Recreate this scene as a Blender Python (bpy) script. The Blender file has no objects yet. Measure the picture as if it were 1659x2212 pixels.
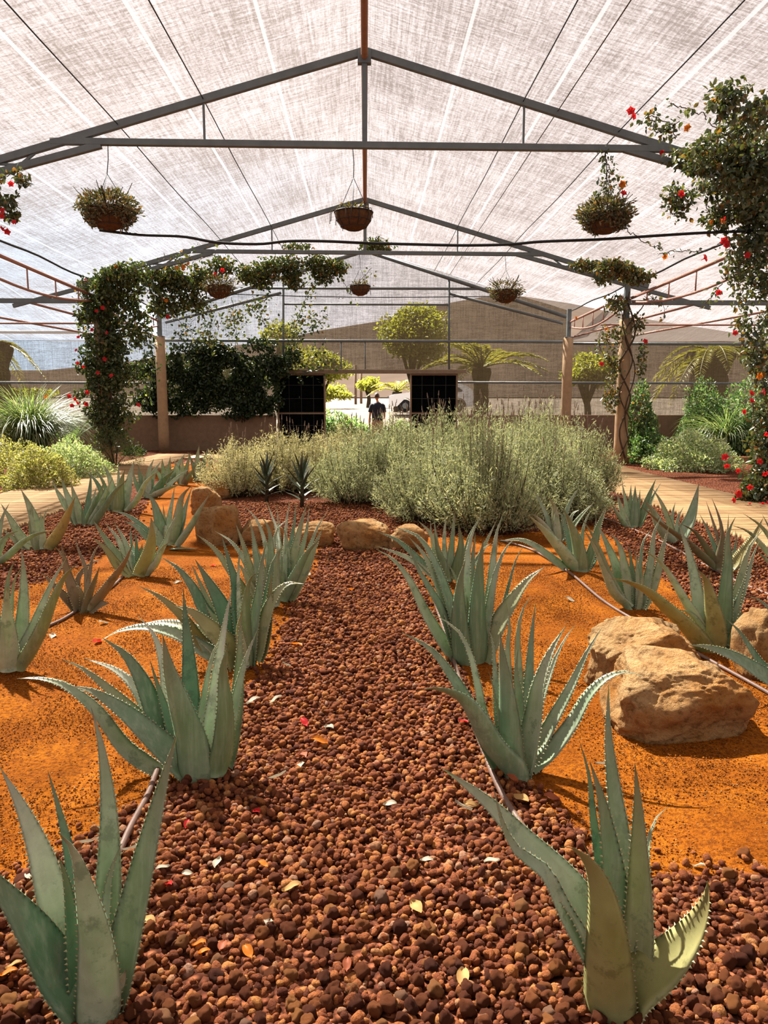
import bpy, bmesh, math, random
import numpy as np
from mathutils import Vector, Matrix, noise as mnoise

SC = bpy.context.scene
COL = SC.collection
R = math.radians
RNG = np.random.default_rng(7)
random.seed(7)

# ------------------------------------------------------------------ camera
FPX, IW, IH = 1660.0, 1659.0, 2212.0
PITCH, YAW, EYE = R(8.13), R(1.36), 1.5
CAM = np.array([0.0, 0.0, EYE])
cam_d = bpy.data.cameras.new('camera')
cam_d.sensor_fit = 'VERTICAL'
cam_d.sensor_height = 36.0
cam_d.lens = FPX / IH * 36.0
cam_d.clip_end = 2000
cam_o = bpy.data.objects.new('camera', cam_d)
COL.objects.link(cam_o)
cam_o.location = CAM
cam_o.rotation_euler = (math.pi / 2 - PITCH, 0, -YAW)
SC.camera = cam_o

# ------------------------------------------------------------------ view / world / sun
SC.view_settings.view_transform = 'Standard'
SC.view_settings.look = 'None'
SC.view_settings.gamma = 1
SC.view_settings.exposure = 0.0
SC.view_settings.use_curve_mapping = False
cy = SC.cycles
cy.max_bounces = 8
cy.diffuse_bounces = 3
cy.glossy_bounces = 2
cy.transmission_bounces = 4
cy.transparent_max_bounces = 24
cy.caustics_reflective = False
cy.caustics_refractive = False

SUN_DIR = Vector((-0.50, 0.72, 1.02)).normalized()      # towards the sun
SUN_STRENGTH = 58.0
sd = bpy.data.lights.new('sun', 'SUN')
sd.energy = SUN_STRENGTH
sd.angle = R(0.9)
sd.color = (1.0, 0.94, 0.84)
so = bpy.data.objects.new('sun', sd)
so.rotation_euler = SUN_DIR.to_track_quat('Z', 'Y').to_euler()
COL.objects.link(so)

world = bpy.data.worlds.new('sky')
SC.world = world
world.use_nodes = True
wn, wl = world.node_tree.nodes, world.node_tree.links
wn.clear()
w_tc = wn.new('ShaderNodeTexCoord')
w_sep = wn.new('ShaderNodeSeparateXYZ')
wl.new(w_tc.outputs['Generated'], w_sep.inputs[0])
w_x = wn.new('ShaderNodeMapRange')          # bluer sky low on the left
w_x.inputs['From Min'].default_value = -0.45
w_x.inputs['From Max'].default_value = 0.05
wl.new(w_sep.outputs['X'], w_x.inputs['Value'])
w_z = wn.new('ShaderNodeMapRange')
w_z.inputs['From Min'].default_value = 0.15
w_z.inputs['From Max'].default_value = 0.31
wl.new(w_sep.outputs['Z'], w_z.inputs['Value'])
w_mx = wn.new('ShaderNodeMath'); w_mx.operation = 'MAXIMUM'
wl.new(w_x.outputs[0], w_mx.inputs[0]); wl.new(w_z.outputs[0], w_mx.inputs[1])
w_mix = wn.new('ShaderNodeMix'); w_mix.data_type = 'RGBA'
w_mix.inputs['A'].default_value = (0.62, 0.80, 1.0, 1)
w_mix.inputs['B'].default_value = (1.0, 0.89, 0.875, 1)
wl.new(w_mx.outputs[0], w_mix.inputs['Factor'])
w_h = wn.new('ShaderNodeMapRange')          # hazier, brighter towards the horizon
w_h.inputs['From Min'].default_value = 0.12
w_h.inputs['From Max'].default_value = 0.36
w_h.inputs['To Min'].default_value = 1.2
w_h.inputs['To Max'].default_value = 1.0
wl.new(w_sep.outputs['Z'], w_h.inputs['Value'])
w_ms = wn.new('ShaderNodeMath'); w_ms.operation = 'MULTIPLY'
w_ms.inputs[1].default_value = 2.3
wl.new(w_h.outputs[0], w_ms.inputs[0])
w_bg = wn.new('ShaderNodeBackground')
wl.new(w_ms.outputs[0], w_bg.inputs['Strength'])
wl.new(w_mix.outputs['Result'], w_bg.inputs['Color'])
w_out = wn.new('ShaderNodeOutputWorld')
wl.new(w_bg.outputs[0], w_out.inputs['Surface'])

# ------------------------------------------------------------------ pixel helpers
_f = np.array([math.sin(YAW) * math.cos(PITCH), math.cos(YAW) * math.cos(PITCH), -math.sin(PITCH)])
_r = np.array([math.cos(YAW), -math.sin(YAW), 0.0])
_u = np.cross(_r, _f)


def ray(px, py):
    return _f + _r * ((px - IW / 2) / FPX) + _u * ((IH / 2 - py) / FPX)


def at(px, py, Y):                 # point of the pixel's ray at distance Y
    d = ray(px, py)
    return CAM + d * (Y / d[1])


def ground(px, py, z=0.0):         # point of the pixel's ray at height z
    d = ray(px, py)
    return CAM + d * ((z - EYE) / d[2])


def project(P):
    P = np.asarray(P, float) - CAM
    dep = P @ _f
    return IW / 2 + FPX * (P @ _r) / dep, IH / 2 - FPX * (P @ _u) / dep, dep


def mpp(P):                        # metres per pixel at a point
    return float((np.asarray(P) - CAM) @ _f) / FPX


# ------------------------------------------------------------------ object helpers
def tag(o, label=None, cat=None, group=None, kind=None):
    if label: o['label'] = label
    if cat: o['category'] = cat
    if group: o['group'] = group
    if kind: o['kind'] = kind
    return o


def empty(name, loc, label, cat, group=None):
    o = bpy.data.objects.new(name, None)
    o.empty_display_size = 0.1
    o.location = [float(c) for c in loc]
    COL.objects.link(o)
    return tag(o, label, cat, group)


def link(name, me, parent=None, loc=None):
    o = bpy.data.objects.new(name, me)
    COL.objects.link(o)
    if parent is not None:
        o.parent = parent
    if loc is not None:
        o.location = [float(c) for c in loc]
    return o


def np_mesh(name, V, F, mats, midx=None, smooth=False):
    V = np.ascontiguousarray(V, dtype=np.float32).reshape(-1, 3)
    F = np.ascontiguousarray(F, dtype=np.int32)
    me = bpy.data.meshes.new(name)
    me.vertices.add(len(V))
    me.vertices.foreach_set('co', V.ravel())
    n, k = F.shape
    me.loops.add(n * k)
    me.loops.foreach_set('vertex_index', F.ravel())
    me.polygons.add(n)
    me.polygons.foreach_set('loop_start', np.arange(0, n * k, k, dtype=np.int32))
    me.polygons.foreach_set('loop_total', np.full(n, k, dtype=np.int32))
    if smooth:
        me.polygons.foreach_set('use_smooth', np.ones(n, dtype=bool))
    for m in (mats if isinstance(mats, (list, tuple)) else [mats]):
        me.materials.append(m)
    if midx is not None:
        me.polygons.foreach_set('material_index', np.asarray(midx, dtype=np.int32))
    me.update(calc_edges=True)
    return me


class MB:
    """collects boxes, bars, tubes and lathes into ONE mesh"""
    def __init__(s):
        s.v, s.f, s.m = [], [], []

    def add(s, v, f, m=0):
        o = len(s.v)
        s.v += [tuple(float(c) for c in p) for p in v]
        s.f += [tuple(i + o for i in q) for q in f]
        s.m += [m] * len(f)

    def box(s, lo, hi, m=0):
        x0, y0, z0 = lo; x1, y1, z1 = hi
        s.add([(x0, y0, z0), (x1, y0, z0), (x1, y1, z0), (x0, y1, z0), (x0, y0, z1), (x1, y0, z1), (x1, y1, z1), (x0, y1, z1)],
              [(0, 3, 2, 1), (4, 5, 6, 7), (0, 1, 5, 4), (1, 2, 6, 5), (2, 3, 7, 6), (3, 0, 4, 7)], m)

    def bar(s, p, q, w, h=None, m=0):           # rectangular section bar
        h = h or w
        p, q = Vector(p), Vector(q)
        t = (q - p).normalized()
        up = Vector((0, 0, 1)) if abs(t.z) < 0.95 else Vector((0, 1, 0))
        a = t.cross(up).normalized(); b = a.cross(t)
        c = [a * (w / 2) * i + b * (h / 2) * j for i, j in ((-1, -1), (1, -1), (1, 1), (-1, 1))]
        s.add([p + k for k in c] + [q + k for k in c],
              [(0, 1, 2, 3), (7, 6, 5, 4), (0, 4, 5, 1), (1, 5, 6, 2), (2, 6, 7, 3), (3, 7, 4, 0)], m)

    def tube(s, pts, rad, n=8, m=0, cap=True):
        pts = [Vector(p) for p in pts]
        k = len(pts)
        rad = rad if hasattr(rad, '__len__') else [rad] * k
        v, f = [], []
        ref = None
        for i in range(k):
            t = (pts[min(i + 1, k - 1)] - pts[max(i - 1, 0)])
            t = t.normalized() if t.length > 1e-9 else Vector((0, 0, 1))
            if ref is None:
                ref = Vector((0, 0, 1)) if abs(t.z) < 0.9 else Vector((1, 0, 0))
            a = (ref - t * ref.dot(t)).normalized(); b = t.cross(a); ref = a
            for j in range(n):
                g = 2 * math.pi * j / n
                v.append(pts[i] + (a * math.cos(g) + b * math.sin(g)) * rad[i])
        for i in range(k - 1):
            for j in range(n):
                j2 = (j + 1) % n
                f.append((i * n + j, i * n + j2, (i + 1) * n + j2, (i + 1) * n + j))
        if cap:
            f.append(tuple(range(n - 1, -1, -1))); f.append(tuple(range((k - 1) * n, k * n)))
        s.add(v, f, m)

    def lathe(s, prof, c=(0, 0, 0), n=24, m=0, jit=0.0):
        v, f = [], []
        for (r, z) in prof:
            for j in range(n):
                g = 2 * math.pi * j / n
                rr = r * (1 + random.uniform(-jit, jit))
                v.append((c[0] + rr * math.cos(g), c[1] + rr * math.sin(g), c[2] + z))
        for i in range(len(prof) - 1):
            for j in range(n):
                j2 = (j + 1) % n
                f.append((i * n + j, i * n + j2, (i + 1) * n + j2, (i + 1) * n + j))
        s.add(v, f, m)

    def ring(s, c, rad, r, n=28, m=0):
        s.tube([(c[0] + rad * math.cos(2 * math.pi * i / n), c[1] + rad * math.sin(2 * math.pi * i / n), c[2]) for i in range(n + 1)], r, 6, m, False)

    def build(s, name, mats, parent=None, smooth=False, bevel=0.0, loc=None):
        me = bpy.data.meshes.new(name)
        v = s.v
        me.from_pydata(v, [], s.f)
        for m in (mats if isinstance(mats, (list, tuple)) else [mats]):
            me.materials.append(m)
        me.polygons.foreach_set('material_index', s.m)
        if smooth:
            me.polygons.foreach_set('use_smooth', [True] * len(s.f))
        me.update()
        o = link(name, me, parent, loc)
        if bevel:
            b = o.modifiers.new('bevel', 'BEVEL'); b.width = bevel; b.segments = 2; b.limit_method = 'ANGLE'
        return o


def smooth_path(pts, n):           # Catmull-Rom through points, n samples uniform in length
    P = np.asarray(pts, float)
    if len(P) == 2:
        return P[0] + (P[1] - P[0]) * np.linspace(0, 1, n)[:, None]
    Q = np.vstack([2 * P[0] - P[1], P, 2 * P[-1] - P[-2]])
    out = []
    for i in range(1, len(Q) - 2):
        t = np.linspace(0, 1, 16, endpoint=False)[:, None]
        a, b, c, d = Q[i - 1], Q[i], Q[i + 1], Q[i + 2]
        out.append(0.5 * ((2 * b) + (c - a) * t + (2 * a - 5 * b + 4 * c - d) * t ** 2 + (3 * b - a - 3 * c + d) * t ** 3))
    S = np.vstack(out + [P[-1][None]])
    L = np.concatenate([[0], np.cumsum(np.linalg.norm(np.diff(S, axis=0), axis=1))])
    u = np.linspace(0, L[-1], n)
    return np.stack([np.interp(u, L, S[:, k]) for k in range(S.shape[1])], 1)


# ------------------------------------------------------------------ materials
class MT:
    def __init__(s, name):
        s.m = bpy.data.materials.new(name)
        s.m.use_nodes = True
        s.t = s.m.node_tree
        s.t.nodes.clear()
        s.out = s.t.nodes.new('ShaderNodeOutputMaterial')

    def n(s, typ, **kw):
        nd = s.t.nodes.new('ShaderNode' + typ)
        for k, v in kw.items():
            if hasattr(nd, k) and k not in nd.inputs:
                setattr(nd, k, v)
            else:
                nd.inputs[k].default_value = v
        return nd

    def l(s, a, b):
        s.t.links.new(a, b)

    def noise(s, vec, scale, detail=4, rough=0.6, stretch=None):
        if stretch is not None:
            mp = s.n('Mapping'); mp.inputs['Scale'].default_value = stretch
            s.l(vec, mp.inputs['Vector']); vec = mp.outputs[0]
        nz = s.n('TexNoise'); nz.inputs['Scale'].default_value = scale
        nz.inputs['Detail'].default_value = detail; nz.inputs['Roughness'].default_value = rough
        s.l(vec, nz.inputs['Vector'])
        return nz.outputs['Fac']

    def ramp(s, fac, stops):
        r = s.n('ValToRGB')
        e = r.color_ramp.elements
        while len(e) < len(stops): e.new(0.5)
        for i, (p, c) in enumerate(stops):
            e[i].position = p
            e[i].color = (c, c, c, 1) if not hasattr(c, '__len__') else tuple(c) + (1,)
        s.l(fac, r.inputs[0])
        return r.outputs[0]

    def mix(s, fac, a, b, mode='MIX'):
        x = s.n('Mix', data_type='RGBA', blend_type=mode)
        for v, sock in ((fac, 'Factor'), (a, 'A'), (b, 'B')):
            if hasattr(v, 'links'): s.l(v, x.inputs[sock])
            else: x.inputs[sock].default_value = v if not hasattr(v, '__len__') else tuple(v) + (1,)
        return x.outputs['Result']

    def math(s, op, a, b=0.0, c=0.0):
        x = s.n('Math', operation=op)
        for i, v in enumerate((a, b, c)):
            if hasattr(v, 'links'): s.l(v, x.inputs[i])
            else: x.inputs[i].default_value = v
        return x.outputs[0]

    def pbsdf(s, col, rough=0.6, spec=0.3, bump=None, bstr=0.3, bdist=0.01, metal=0.0):
        p = s.n('BsdfPrincipled')
        if hasattr(col, 'links'): s.l(col, p.inputs['Base Color'])
        else: p.inputs['Base Color'].default_value = tuple(col) + (1,)
        if hasattr(rough, 'links'): s.l(rough, p.inputs['Roughness'])
        else: p.inputs['Roughness'].default_value = rough
        p.inputs['Specular IOR Level'].default_value = spec
        p.inputs['Metallic'].default_value = metal
        if bump is not None:
            b = s.n('Bump'); b.inputs['Strength'].default_value = bstr; b.inputs['Distance'].default_value = bdist
            s.l(bump, b.inputs['Height']); s.l(b.outputs[0], p.inputs['Normal'])
        return p.outputs[0]

    def done(s, sh):
        s.l(sh, s.out.inputs['Surface'])
        return s.m

    def obj(s): return s.n('TexCoord').outputs['Object']
    def pos(s): return s.n('NewGeometry').outputs['Position']
    def isl(s): return s.n('NewGeometry').outputs['Random Per Island']
    def rnd(s): return s.n('ObjectInfo').outputs['Random']


def mat_plain(name, a, b=None, scale=12, rough=0.6, spec=0.3, bstr=0.2, bdist=0.005, metal=0.0, stretch=None):
    t = MT(name)
    nz = t.noise(t.obj(), scale, 5, 0.65, stretch)
    b = b or tuple(c * 0.7 for c in a)
    col = t.mix(t.ramp(nz, [(0.3, 0.0), (0.7, 1.0)]), a, b)
    return t.done(t.pbsdf(col, rough, spec, nz, bstr, bdist, metal))


def mat_leaf(name, stops, trans=0.35, rough=0.5, spec=0.3, tint=None):
    """thin foliage: colour varies from leaf to leaf, light shines through"""
    t = MT(name)
    col = t.ramp(t.isl(), stops)
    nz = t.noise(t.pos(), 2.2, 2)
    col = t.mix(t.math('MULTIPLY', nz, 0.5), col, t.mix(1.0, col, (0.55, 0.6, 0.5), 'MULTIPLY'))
    p = t.pbsdf(col, rough, spec)
    tr = t.n('BsdfTranslucent')
    t.l(t.mix(1.0, col, tint or (1.5, 1.6, 0.7), 'MULTIPLY'), tr.inputs['Color'])
    mx = t.n('MixShader'); mx.inputs[0].default_value = trans
    t.l(p, mx.inputs[1]); t.l(tr.outputs[0], mx.inputs[2])
    return t.done(mx.outputs[0])


M = {}
M['steel'] = mat_plain('galvanised_steel', (0.075, 0.085, 0.085), (0.11, 0.12, 0.115), 6, 0.55, 0.4)
M['rust_steel'] = mat_plain('rusty_pipe', (0.30, 0.14, 0.075), (0.20, 0.10, 0.06), 9, 0.7, 0.25)
M['pink_steel'] = mat_plain('primer_red_pipe', (0.32, 0.16, 0.12), (0.24, 0.13, 0.10), 9, 0.7, 0.25)
M['wire'] = mat_plain('dark_wire', (0.012, 0.014, 0.018), None, 20, 0.5)
M['cable'] = mat_plain('black_cable', (0.006, 0.007, 0.008), None, 20, 0.45)
M['hose'] = mat_plain('brown_hose', (0.11, 0.062, 0.045), (0.15, 0.09, 0.07), 20, 0.5, 0.35)
M['concrete'] = mat_plain('rough_concrete', (0.21, 0.135, 0.085), (0.155, 0.10, 0.065), 7, 0.9, 0.1, 0.5, 0.01)
M['column'] = mat_plain('column_concrete', (0.36, 0.24, 0.14), (0.27, 0.175, 0.10), 6, 0.9, 0.1, 0.5, 0.01)
M['door_steel'] = mat_plain('door_frame_paint', (0.20, 0.14, 0.085), (0.15, 0.105, 0.065), 8, 0.6, 0.3)
M['timber'] = mat_plain('edging_timber', (0.27, 0.145, 0.06), (0.18, 0.09, 0.04), 6, 0.8, 0.15, 0.4, 0.005, 0, (1, 8, 8))
M['stem'] = mat_plain('woody_stem', (0.075, 0.05, 0.03), (0.045, 0.03, 0.02), 14, 0.85, 0.1)
M['coco'] = mat_plain('coco_liner', (0.115, 0.052, 0.022), (0.06, 0.026, 0.012), 28, 0.95, 0.05, 0.9, 0.02)
M['red'] = mat_leaf('red_petals', [(0, (0.50, 0.012, 0.016)), (1, (0.60, 0.03, 0.03))], 0.35, 0.5, 0.2, (1.2, 0.8, 0.8))
M['orange_petal'] = mat_leaf('orange_petals', [(0, (0.55, 0.13, 0.012)), (1, (0.60, 0.22, 0.02))], 0.35, 0.5, 0.2, (1.2, 1, 0.8))
M['dryleaf'] = mat_leaf('dry_leaf', [(0, (0.42, 0.22, 0.07)), (1, (0.46, 0.28, 0.11))], 0.2, 0.7, 0.15, (1.2, 1.1, .9))
M['white_petal'] = mat_leaf('pale_petal', [(0, (0.38, 0.32, 0.24)), (1, (0.44, 0.38, 0.30))], 0.2, 0.7, 0.15, (1.1, 1.1, 1))
M['rust_leaf'] = mat_leaf('russet_leaf', [(0, (0.24, 0.06, 0.025)), (1, (0.30, 0.08, 0.03))], 0.15, 0.6, 0.2, (1.2, 1, .9))
M['lavender'] = mat_leaf('lavender_leaf', [(0, (0.20, 0.23, 0.125)), (0.5, (0.33, 0.35, 0.215)), (1, (0.46, 0.45, 0.29))], 0.35, 0.7, 0.15, (1.3, 1.25, 0.85))
M['lavender_dry'] = mat_leaf('lavender_leaf_pale', [(0, (0.32, 0.31, 0.16)), (0.5, (0.46, 0.43, 0.25)), (1, (0.56, 0.52, 0.33))], 0.35, 0.7, 0.15, (1.3, 1.2, 0.85))
M['spike'] = mat_plain('lavender_spike', (0.25, 0.16, 0.10), (0.15, 0.115, 0.095), 60, 0.85, 0.1)
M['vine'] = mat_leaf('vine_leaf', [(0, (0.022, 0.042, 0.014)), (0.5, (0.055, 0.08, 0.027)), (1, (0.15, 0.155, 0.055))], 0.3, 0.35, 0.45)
M['vine_warm'] = mat_leaf('vine_leaf_turning', [(0, (0.06, 0.065, 0.022)), (0.5, (0.12, 0.095, 0.032)), (1, (0.24, 0.105, 0.03))], 0.35, 0.45, 0.35)
M['vine_gloss'] = mat_leaf('vine_leaf_glossy', [(0, (0.03, 0.05, 0.022)), (0.5, (0.075, 0.095, 0.042)), (1, (0.20, 0.20, 0.10))], 0.22, 0.3, 0.6)
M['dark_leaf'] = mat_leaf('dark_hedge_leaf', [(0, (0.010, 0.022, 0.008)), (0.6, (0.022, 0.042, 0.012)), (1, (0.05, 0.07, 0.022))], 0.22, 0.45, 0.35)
M['shrub'] = mat_leaf('bright_shrub_leaf', [(0, (0.04, 0.11, 0.04)), (0.5, (0.11, 0.18, 0.08)), (1, (0.30, 0.36, 0.19))], 0.4, 0.4, 0.4)
M['ground_leaf'] = mat_leaf('pale_groundcover_leaf', [(0, (0.14, 0.22, 0.11)), (0.5, (0.40, 0.45, 0.29)), (1, (0.68, 0.68, 0.50))], 0.35, 0.45, 0.35)
M['ground_yellow'] = mat_leaf('yellowing_groundcover_leaf', [(0, (0.13, 0.145, 0.045)), (0.5, (0.36, 0.33, 0.13)), (1, (0.60, 0.52, 0.27))], 0.35, 0.5, 0.3)
M['grass'] = mat_leaf('grass_blade', [(0, (0.07, 0.13, 0.05)), (0.5, (0.19, 0.25, 0.13)), (1, (0.46, 0.47, 0.32))], 0.35, 0.4, 0.4)
M['rosemary'] = mat_leaf('rosemary_leaf', [(0, (0.045, 0.065, 0.022)), (0.5, (0.085, 0.11, 0.04)), (1, (0.15, 0.17, 0.075))], 0.3, 0.55, 0.25)
M['succulent'] = mat_leaf('succulent_leaf', [(0, (0.05, 0.055, 0.025)), (0.5, (0.11, 0.10, 0.055)), (0.8, (0.22, 0.16, 0.09)), (1, (0.30, 0.14, 0.06))], 0.25, 0.5, 0.35)
M['tree'] = mat_leaf('sunlit_tree_leaf', [(0, (0.12, 0.13, 0.020)), (0.5, (0.20, 0.195, 0.034)), (1, (0.30, 0.27, 0.06))], 0.5, 0.5, 0.3)
M['palm'] = mat_leaf('palm_frond', [(0, (0.10, 0.10, 0.022)), (0.5, (0.18, 0.155, 0.036)), (1, (0.27, 0.22, 0.07))], 0.35, 0.45, 0.4)
M['banana'] = mat_leaf('banana_leaf', [(0, (0.04, 0.058, 0.014)), (1, (0.07, 0.085, 0.02))], 0.4, 0.45, 0.4)
M['trunk'] = mat_plain('palm_trunk_bark', (0.05, 0.036, 0.024), (0.028, 0.02, 0.014), 9, 0.95, 0.05, 0.9, 0.05)
M['coat'] = mat_plain('skin', (0.42, 0.17, 0.075), (0.38, 0.15, 0.065), 20, 0.55, 0.3)
M['shirt'] = mat_plain('navy_cotton', (0.012, 0.014, 0.024), (0.02, 0.022, 0.034), 15, 0.85, 0.15)
M['shorts'] = mat_plain('sandy_cotton', (0.40, 0.23, 0.15), None, 15, 0.85, 0.15)
M['hair'] = mat_plain('brown_hair', (0.035, 0.02, 0.012), (0.06, 0.035, 0.02), 60, 0.6, 0.3)
M['carpaint'] = mat_plain('white_car_paint', (0.62, 0.62, 0.62), (0.6, 0.6, 0.6), 3, 0.25, 0.5, 0.0)
M['carglass'] = mat_plain('dark_car_glass', (0.01, 0.012, 0.014), None, 3, 0.08, 0.6, 0.0)
M['rubber'] = mat_plain('tyre_rubber', (0.01, 0.01, 0.01), None, 20, 0.8, 0.2)
M['wood'] = mat_plain('utility_pole_wood', (0.12, 0.075, 0.045), None, 10, 0.9, 0.1)
M['wiregrid'] = mat_plain('grid_wire', (0.05, 0.055, 0.05), None, 10, 0.6, 0.3)


def make_aloe_mat(name, pale, mid, dark, brown):
    t = MT(name)
    o = t.obj()
    big = t.noise(o, 5.0, 3, 0.6)
    fine = t.noise(o, 38.0, 4, 0.7)
    at_ = t.n('Attribute'); at_.attribute_name = 'along'
    st_ = t.noise(o, 9.0, 3, 0.6, (6, 6, .5))
    col = t.mix(t.ramp(big, [(0.32, 0.0), (0.66, 1.0)]), mid, pale)
    rr = t.rnd()
    col = t.mix(t.ramp(rr, [(0.30, 0.0), (0.9, 0.9)]), col, dark)
    rb = t.math('FRACT', t.math('MULTIPLY', rr, 7.13))
    col = t.mix(t.ramp(rb, [(0.60, 0.0), (1.0, 0.62)]), col, brown)
    col = t.mix(t.ramp(st_, [(0.45, 0.0), (0.7, 0.30)]), col, pale)
    col = t.mix(t.ramp(at_.outputs['Fac'], [(0.0, 0.35), (0.25, 0.0)]), col, (0.30, 0.34, 0.16))
    col = t.mix(t.ramp(at_.outputs['Fac'], [(0.62, 0.0), (1.0, 0.65)]), col, (0.20, 0.125, 0.06))
    scuff = t.ramp(t.noise(o, 11.0, 5, 0.75), [(0.54, 0.0), (0.62, 0.7)])
    col = t.mix(scuff, col, tuple(0.62 * c for c in mid))
    col = t.mix(t.ramp(fine, [(0.35, 0.16), (0.6, 0.0)]), col, (0.14, 0.14, 0.08))
    rough = t.ramp(fine, [(0.3, 0.36), (0.7, 0.52)])
    p = t.pbsdf(col, rough, 0.42, fine, 0.12, 0.003)
    tr = t.n('BsdfTranslucent'); t.l(t.mix(1.0, col, (0.8, 1.5, 0.6), 'MULTIPLY'), tr.inputs['Color'])
    mx = t.n('MixShader'); mx.inputs[0].default_value = 0.16
    t.l(p, mx.inputs[1]); t.l(tr.outputs[0], mx.inputs[2])
    return t.done(mx.outputs[0])


M['aloe'] = make_aloe_mat('aloe_leaf', (0.47, 0.50, 0.38), (0.25, 0.34, 0.20), (0.075, 0.18, 0.09), (0.27, 0.25, 0.075))
M['aloe_dry'] = make_aloe_mat('aloe_leaf_dry', (0.24, 0.18, 0.11), (0.19, 0.13, 0.065), (0.13, 0.12, 0.06), (0.20, 0.09, 0.04))
M['aloe_dark'] = make_aloe_mat('aloe_leaf_dark', (0.04, 0.075, 0.04), (0.018, 0.042, 0.022), (0.01, 0.028, 0.016), (0.02, 0.03, 0.014))
M['aloe_pale'] = make_aloe_mat('aloe_leaf_powdery', (0.66, 0.66, 0.56), (0.52, 0.55, 0.43), (0.50, 0.54, 0.42), (0.5, 0.48, 0.34))
M['aloe_green'] = make_aloe_mat('aloe_leaf_green', (0.15, 0.27, 0.15), (0.08, 0.19, 0.10), (0.06, 0.16, 0.085), (0.10, 0.20, 0.09))
M['aloe_olive'] = make_aloe_mat('aloe_leaf_olive', (0.33, 0.31, 0.13), (0.24, 0.22, 0.07), (0.21, 0.20, 0.065), (0.28, 0.20, 0.05))
M['aloe_yellow'] = make_aloe_mat('aloe_leaf_yellowing', (0.50, 0.42, 0.18), (0.42, 0.30, 0.10), (0.36, 0.26, 0.09), (0.45, 0.27, 0.07))
M['tooth'] = mat_plain('aloe_margin_tooth', (0.33, 0.33, 0.20), (0.26, 0.22, 0.11), 40, 0.5, 0.3)


def make_stone_mat(name, stops, pit=60):
    t = MT(name)
    o = t.pos()
    col = t.ramp(t.isl(), stops)
    nz = t.noise(o, pit * 2.2, 4, 0.75)
    col = t.mix(t.ramp(nz, [(0.35, 0.55), (0.62, 0.0)]), col, (0.035, 0.012, 0.007))
    return t.done(t.pbsdf(col, 0.95, 0.1, nz, 0.9, 0.008))


LAVA = [(0.0, (0.085, 0.026, 0.015)), (0.25, (0.155, 0.046, 0.020)), (0.55, (0.235, 0.074, 0.028)), (0.8, (0.32, 0.110, 0.036)), (0.93, (0.40, 0.165, 0.05)), (1.0, (0.30, 0.165, 0.11))]
M['lava'] = make_stone_mat('lava_gravel', LAVA)
_t = MT('lava_pebble')
_c = _t.ramp(_t.rnd(), LAVA)
_n = _t.noise(_t.obj(), 130, 4, 0.75)
_c = _t.mix(_t.ramp(_n, [(0.35, 0.55), (0.62, 0.0)]), _c, (0.035, 0.012, 0.007))
M['lava_one'] = _t.done(_t.pbsdf(_c, 0.95, 0.1, _n, 0.9, 0.008))
M['crumb'] = make_stone_mat('soil_crumb', [(0, (0.25, 0.07, 0.009)), (0.35, (0.34, 0.098, 0.010)), (0.75, (0.38, 0.12, 0.012)), (0.93, (0.46, 0.18, 0.03)), (1, (0.55, 0.35, 0.16))], 80)

# boulders: pitted sandy limestone
_t = MT('sandy_boulder')
_o = _t.obj()
_n1 = _t.noise(_o, 3.0, 5, 0.65)
_n2 = _t.noise(_o, 22.0, 6, 0.75)
_c = _t.mix(_t.ramp(_n1, [(0.35, 0.0), (0.68, 1.0)]), (0.52, 0.34, 0.165), (0.40, 0.165, 0.035))
_c = _t.mix(_t.ramp(_n2, [(0.34, 0.8), (0.5, 0.0)]), _c, (0.15, 0.07, 0.022))
M['boulder'] = _t.done(_t.pbsdf(_c, 0.95, 0.08, _n2, 1.0, 0.06))

# ground: orange soil / red gravel bed, chosen by the bed layout stored on the mesh
_t = MT('garden_ground')
_p = _t.pos()
_a = _t.n('Attribute'); _a.attribute_name = 'gravel'
_m = _t.math('ADD', _a.outputs['Fac'], _t.math('MULTIPLY', _t.math('SUBTRACT', _t.noise(_p, 9.0, 4), 0.5), 0.55))
_m = _t.ramp(_m, [(0.44, 0.0), (0.56, 1.0)])
_ns = _t.noise(_p, 55.0, 5, 0.75)
_nb = _t.noise(_p, 2.3, 3, 0.55)
_soil = _t.mix(_t.ramp(_nb, [(0.40, 0.0), (0.66, 1.0)]), (0.30, 0.082, 0.0055), (0.44, 0.135, 0.009))
_soil = _t.mix(_t.ramp(_ns, [(0.40, 0.85), (0.56, 0.0)]), _soil, (0.13, 0.032, 0.004))
_soil = _t.mix(_t.ramp(_t.noise(_p, 120.0, 3, 0.7), [(0.62, 0.0), (0.72, 0.55)]), _soil, (0.44, 0.22, 0.06))
_vo = _t.n('TexVoronoi'); _vo.inputs['Scale'].default_value = 34.0
_t.l(_p, _vo.inputs['Vector'])
_rv = _t.n('SeparateColor'); _t.l(_vo.outputs['Color'], _rv.inputs[0])
_gr = _t.ramp(_rv.outputs[0], [(0.0, (0.13, 0.038, 0.02)), (0.5, (0.25, 0.082, 0.038)), (1.0, (0.36, 0.125, 0.055))])
_gr = _t.mix(_t.ramp(_vo.outputs['Distance'], [(0.25, 0.0), (0.6, 0.85)]), _gr, (0.045, 0.014, 0.008))
_col = _t.mix(_m, _soil, _gr)
_hs = _t.math('MULTIPLY', _ns, 0.5)
_hg = _t.math('SUBTRACT', 1.0, _vo.outputs['Distance'])
_h = _t.math('ADD', _t.math('MULTIPLY', _hs, _t.math('SUBTRACT', 1.0, _m)), _t.math('MULTIPLY', _hg, _m))
M['soil'] = _t.done(_t.pbsdf(_col, 0.95, 0.05, _h, 1.0, 0.05))
M['outside'] = mat_plain('sunlit_outdoor_ground', (0.105, 0.085, 0.068), (0.085, 0.066, 0.046), 0.6, 0.95, 0.05, 0.2, 0.05)
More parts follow.
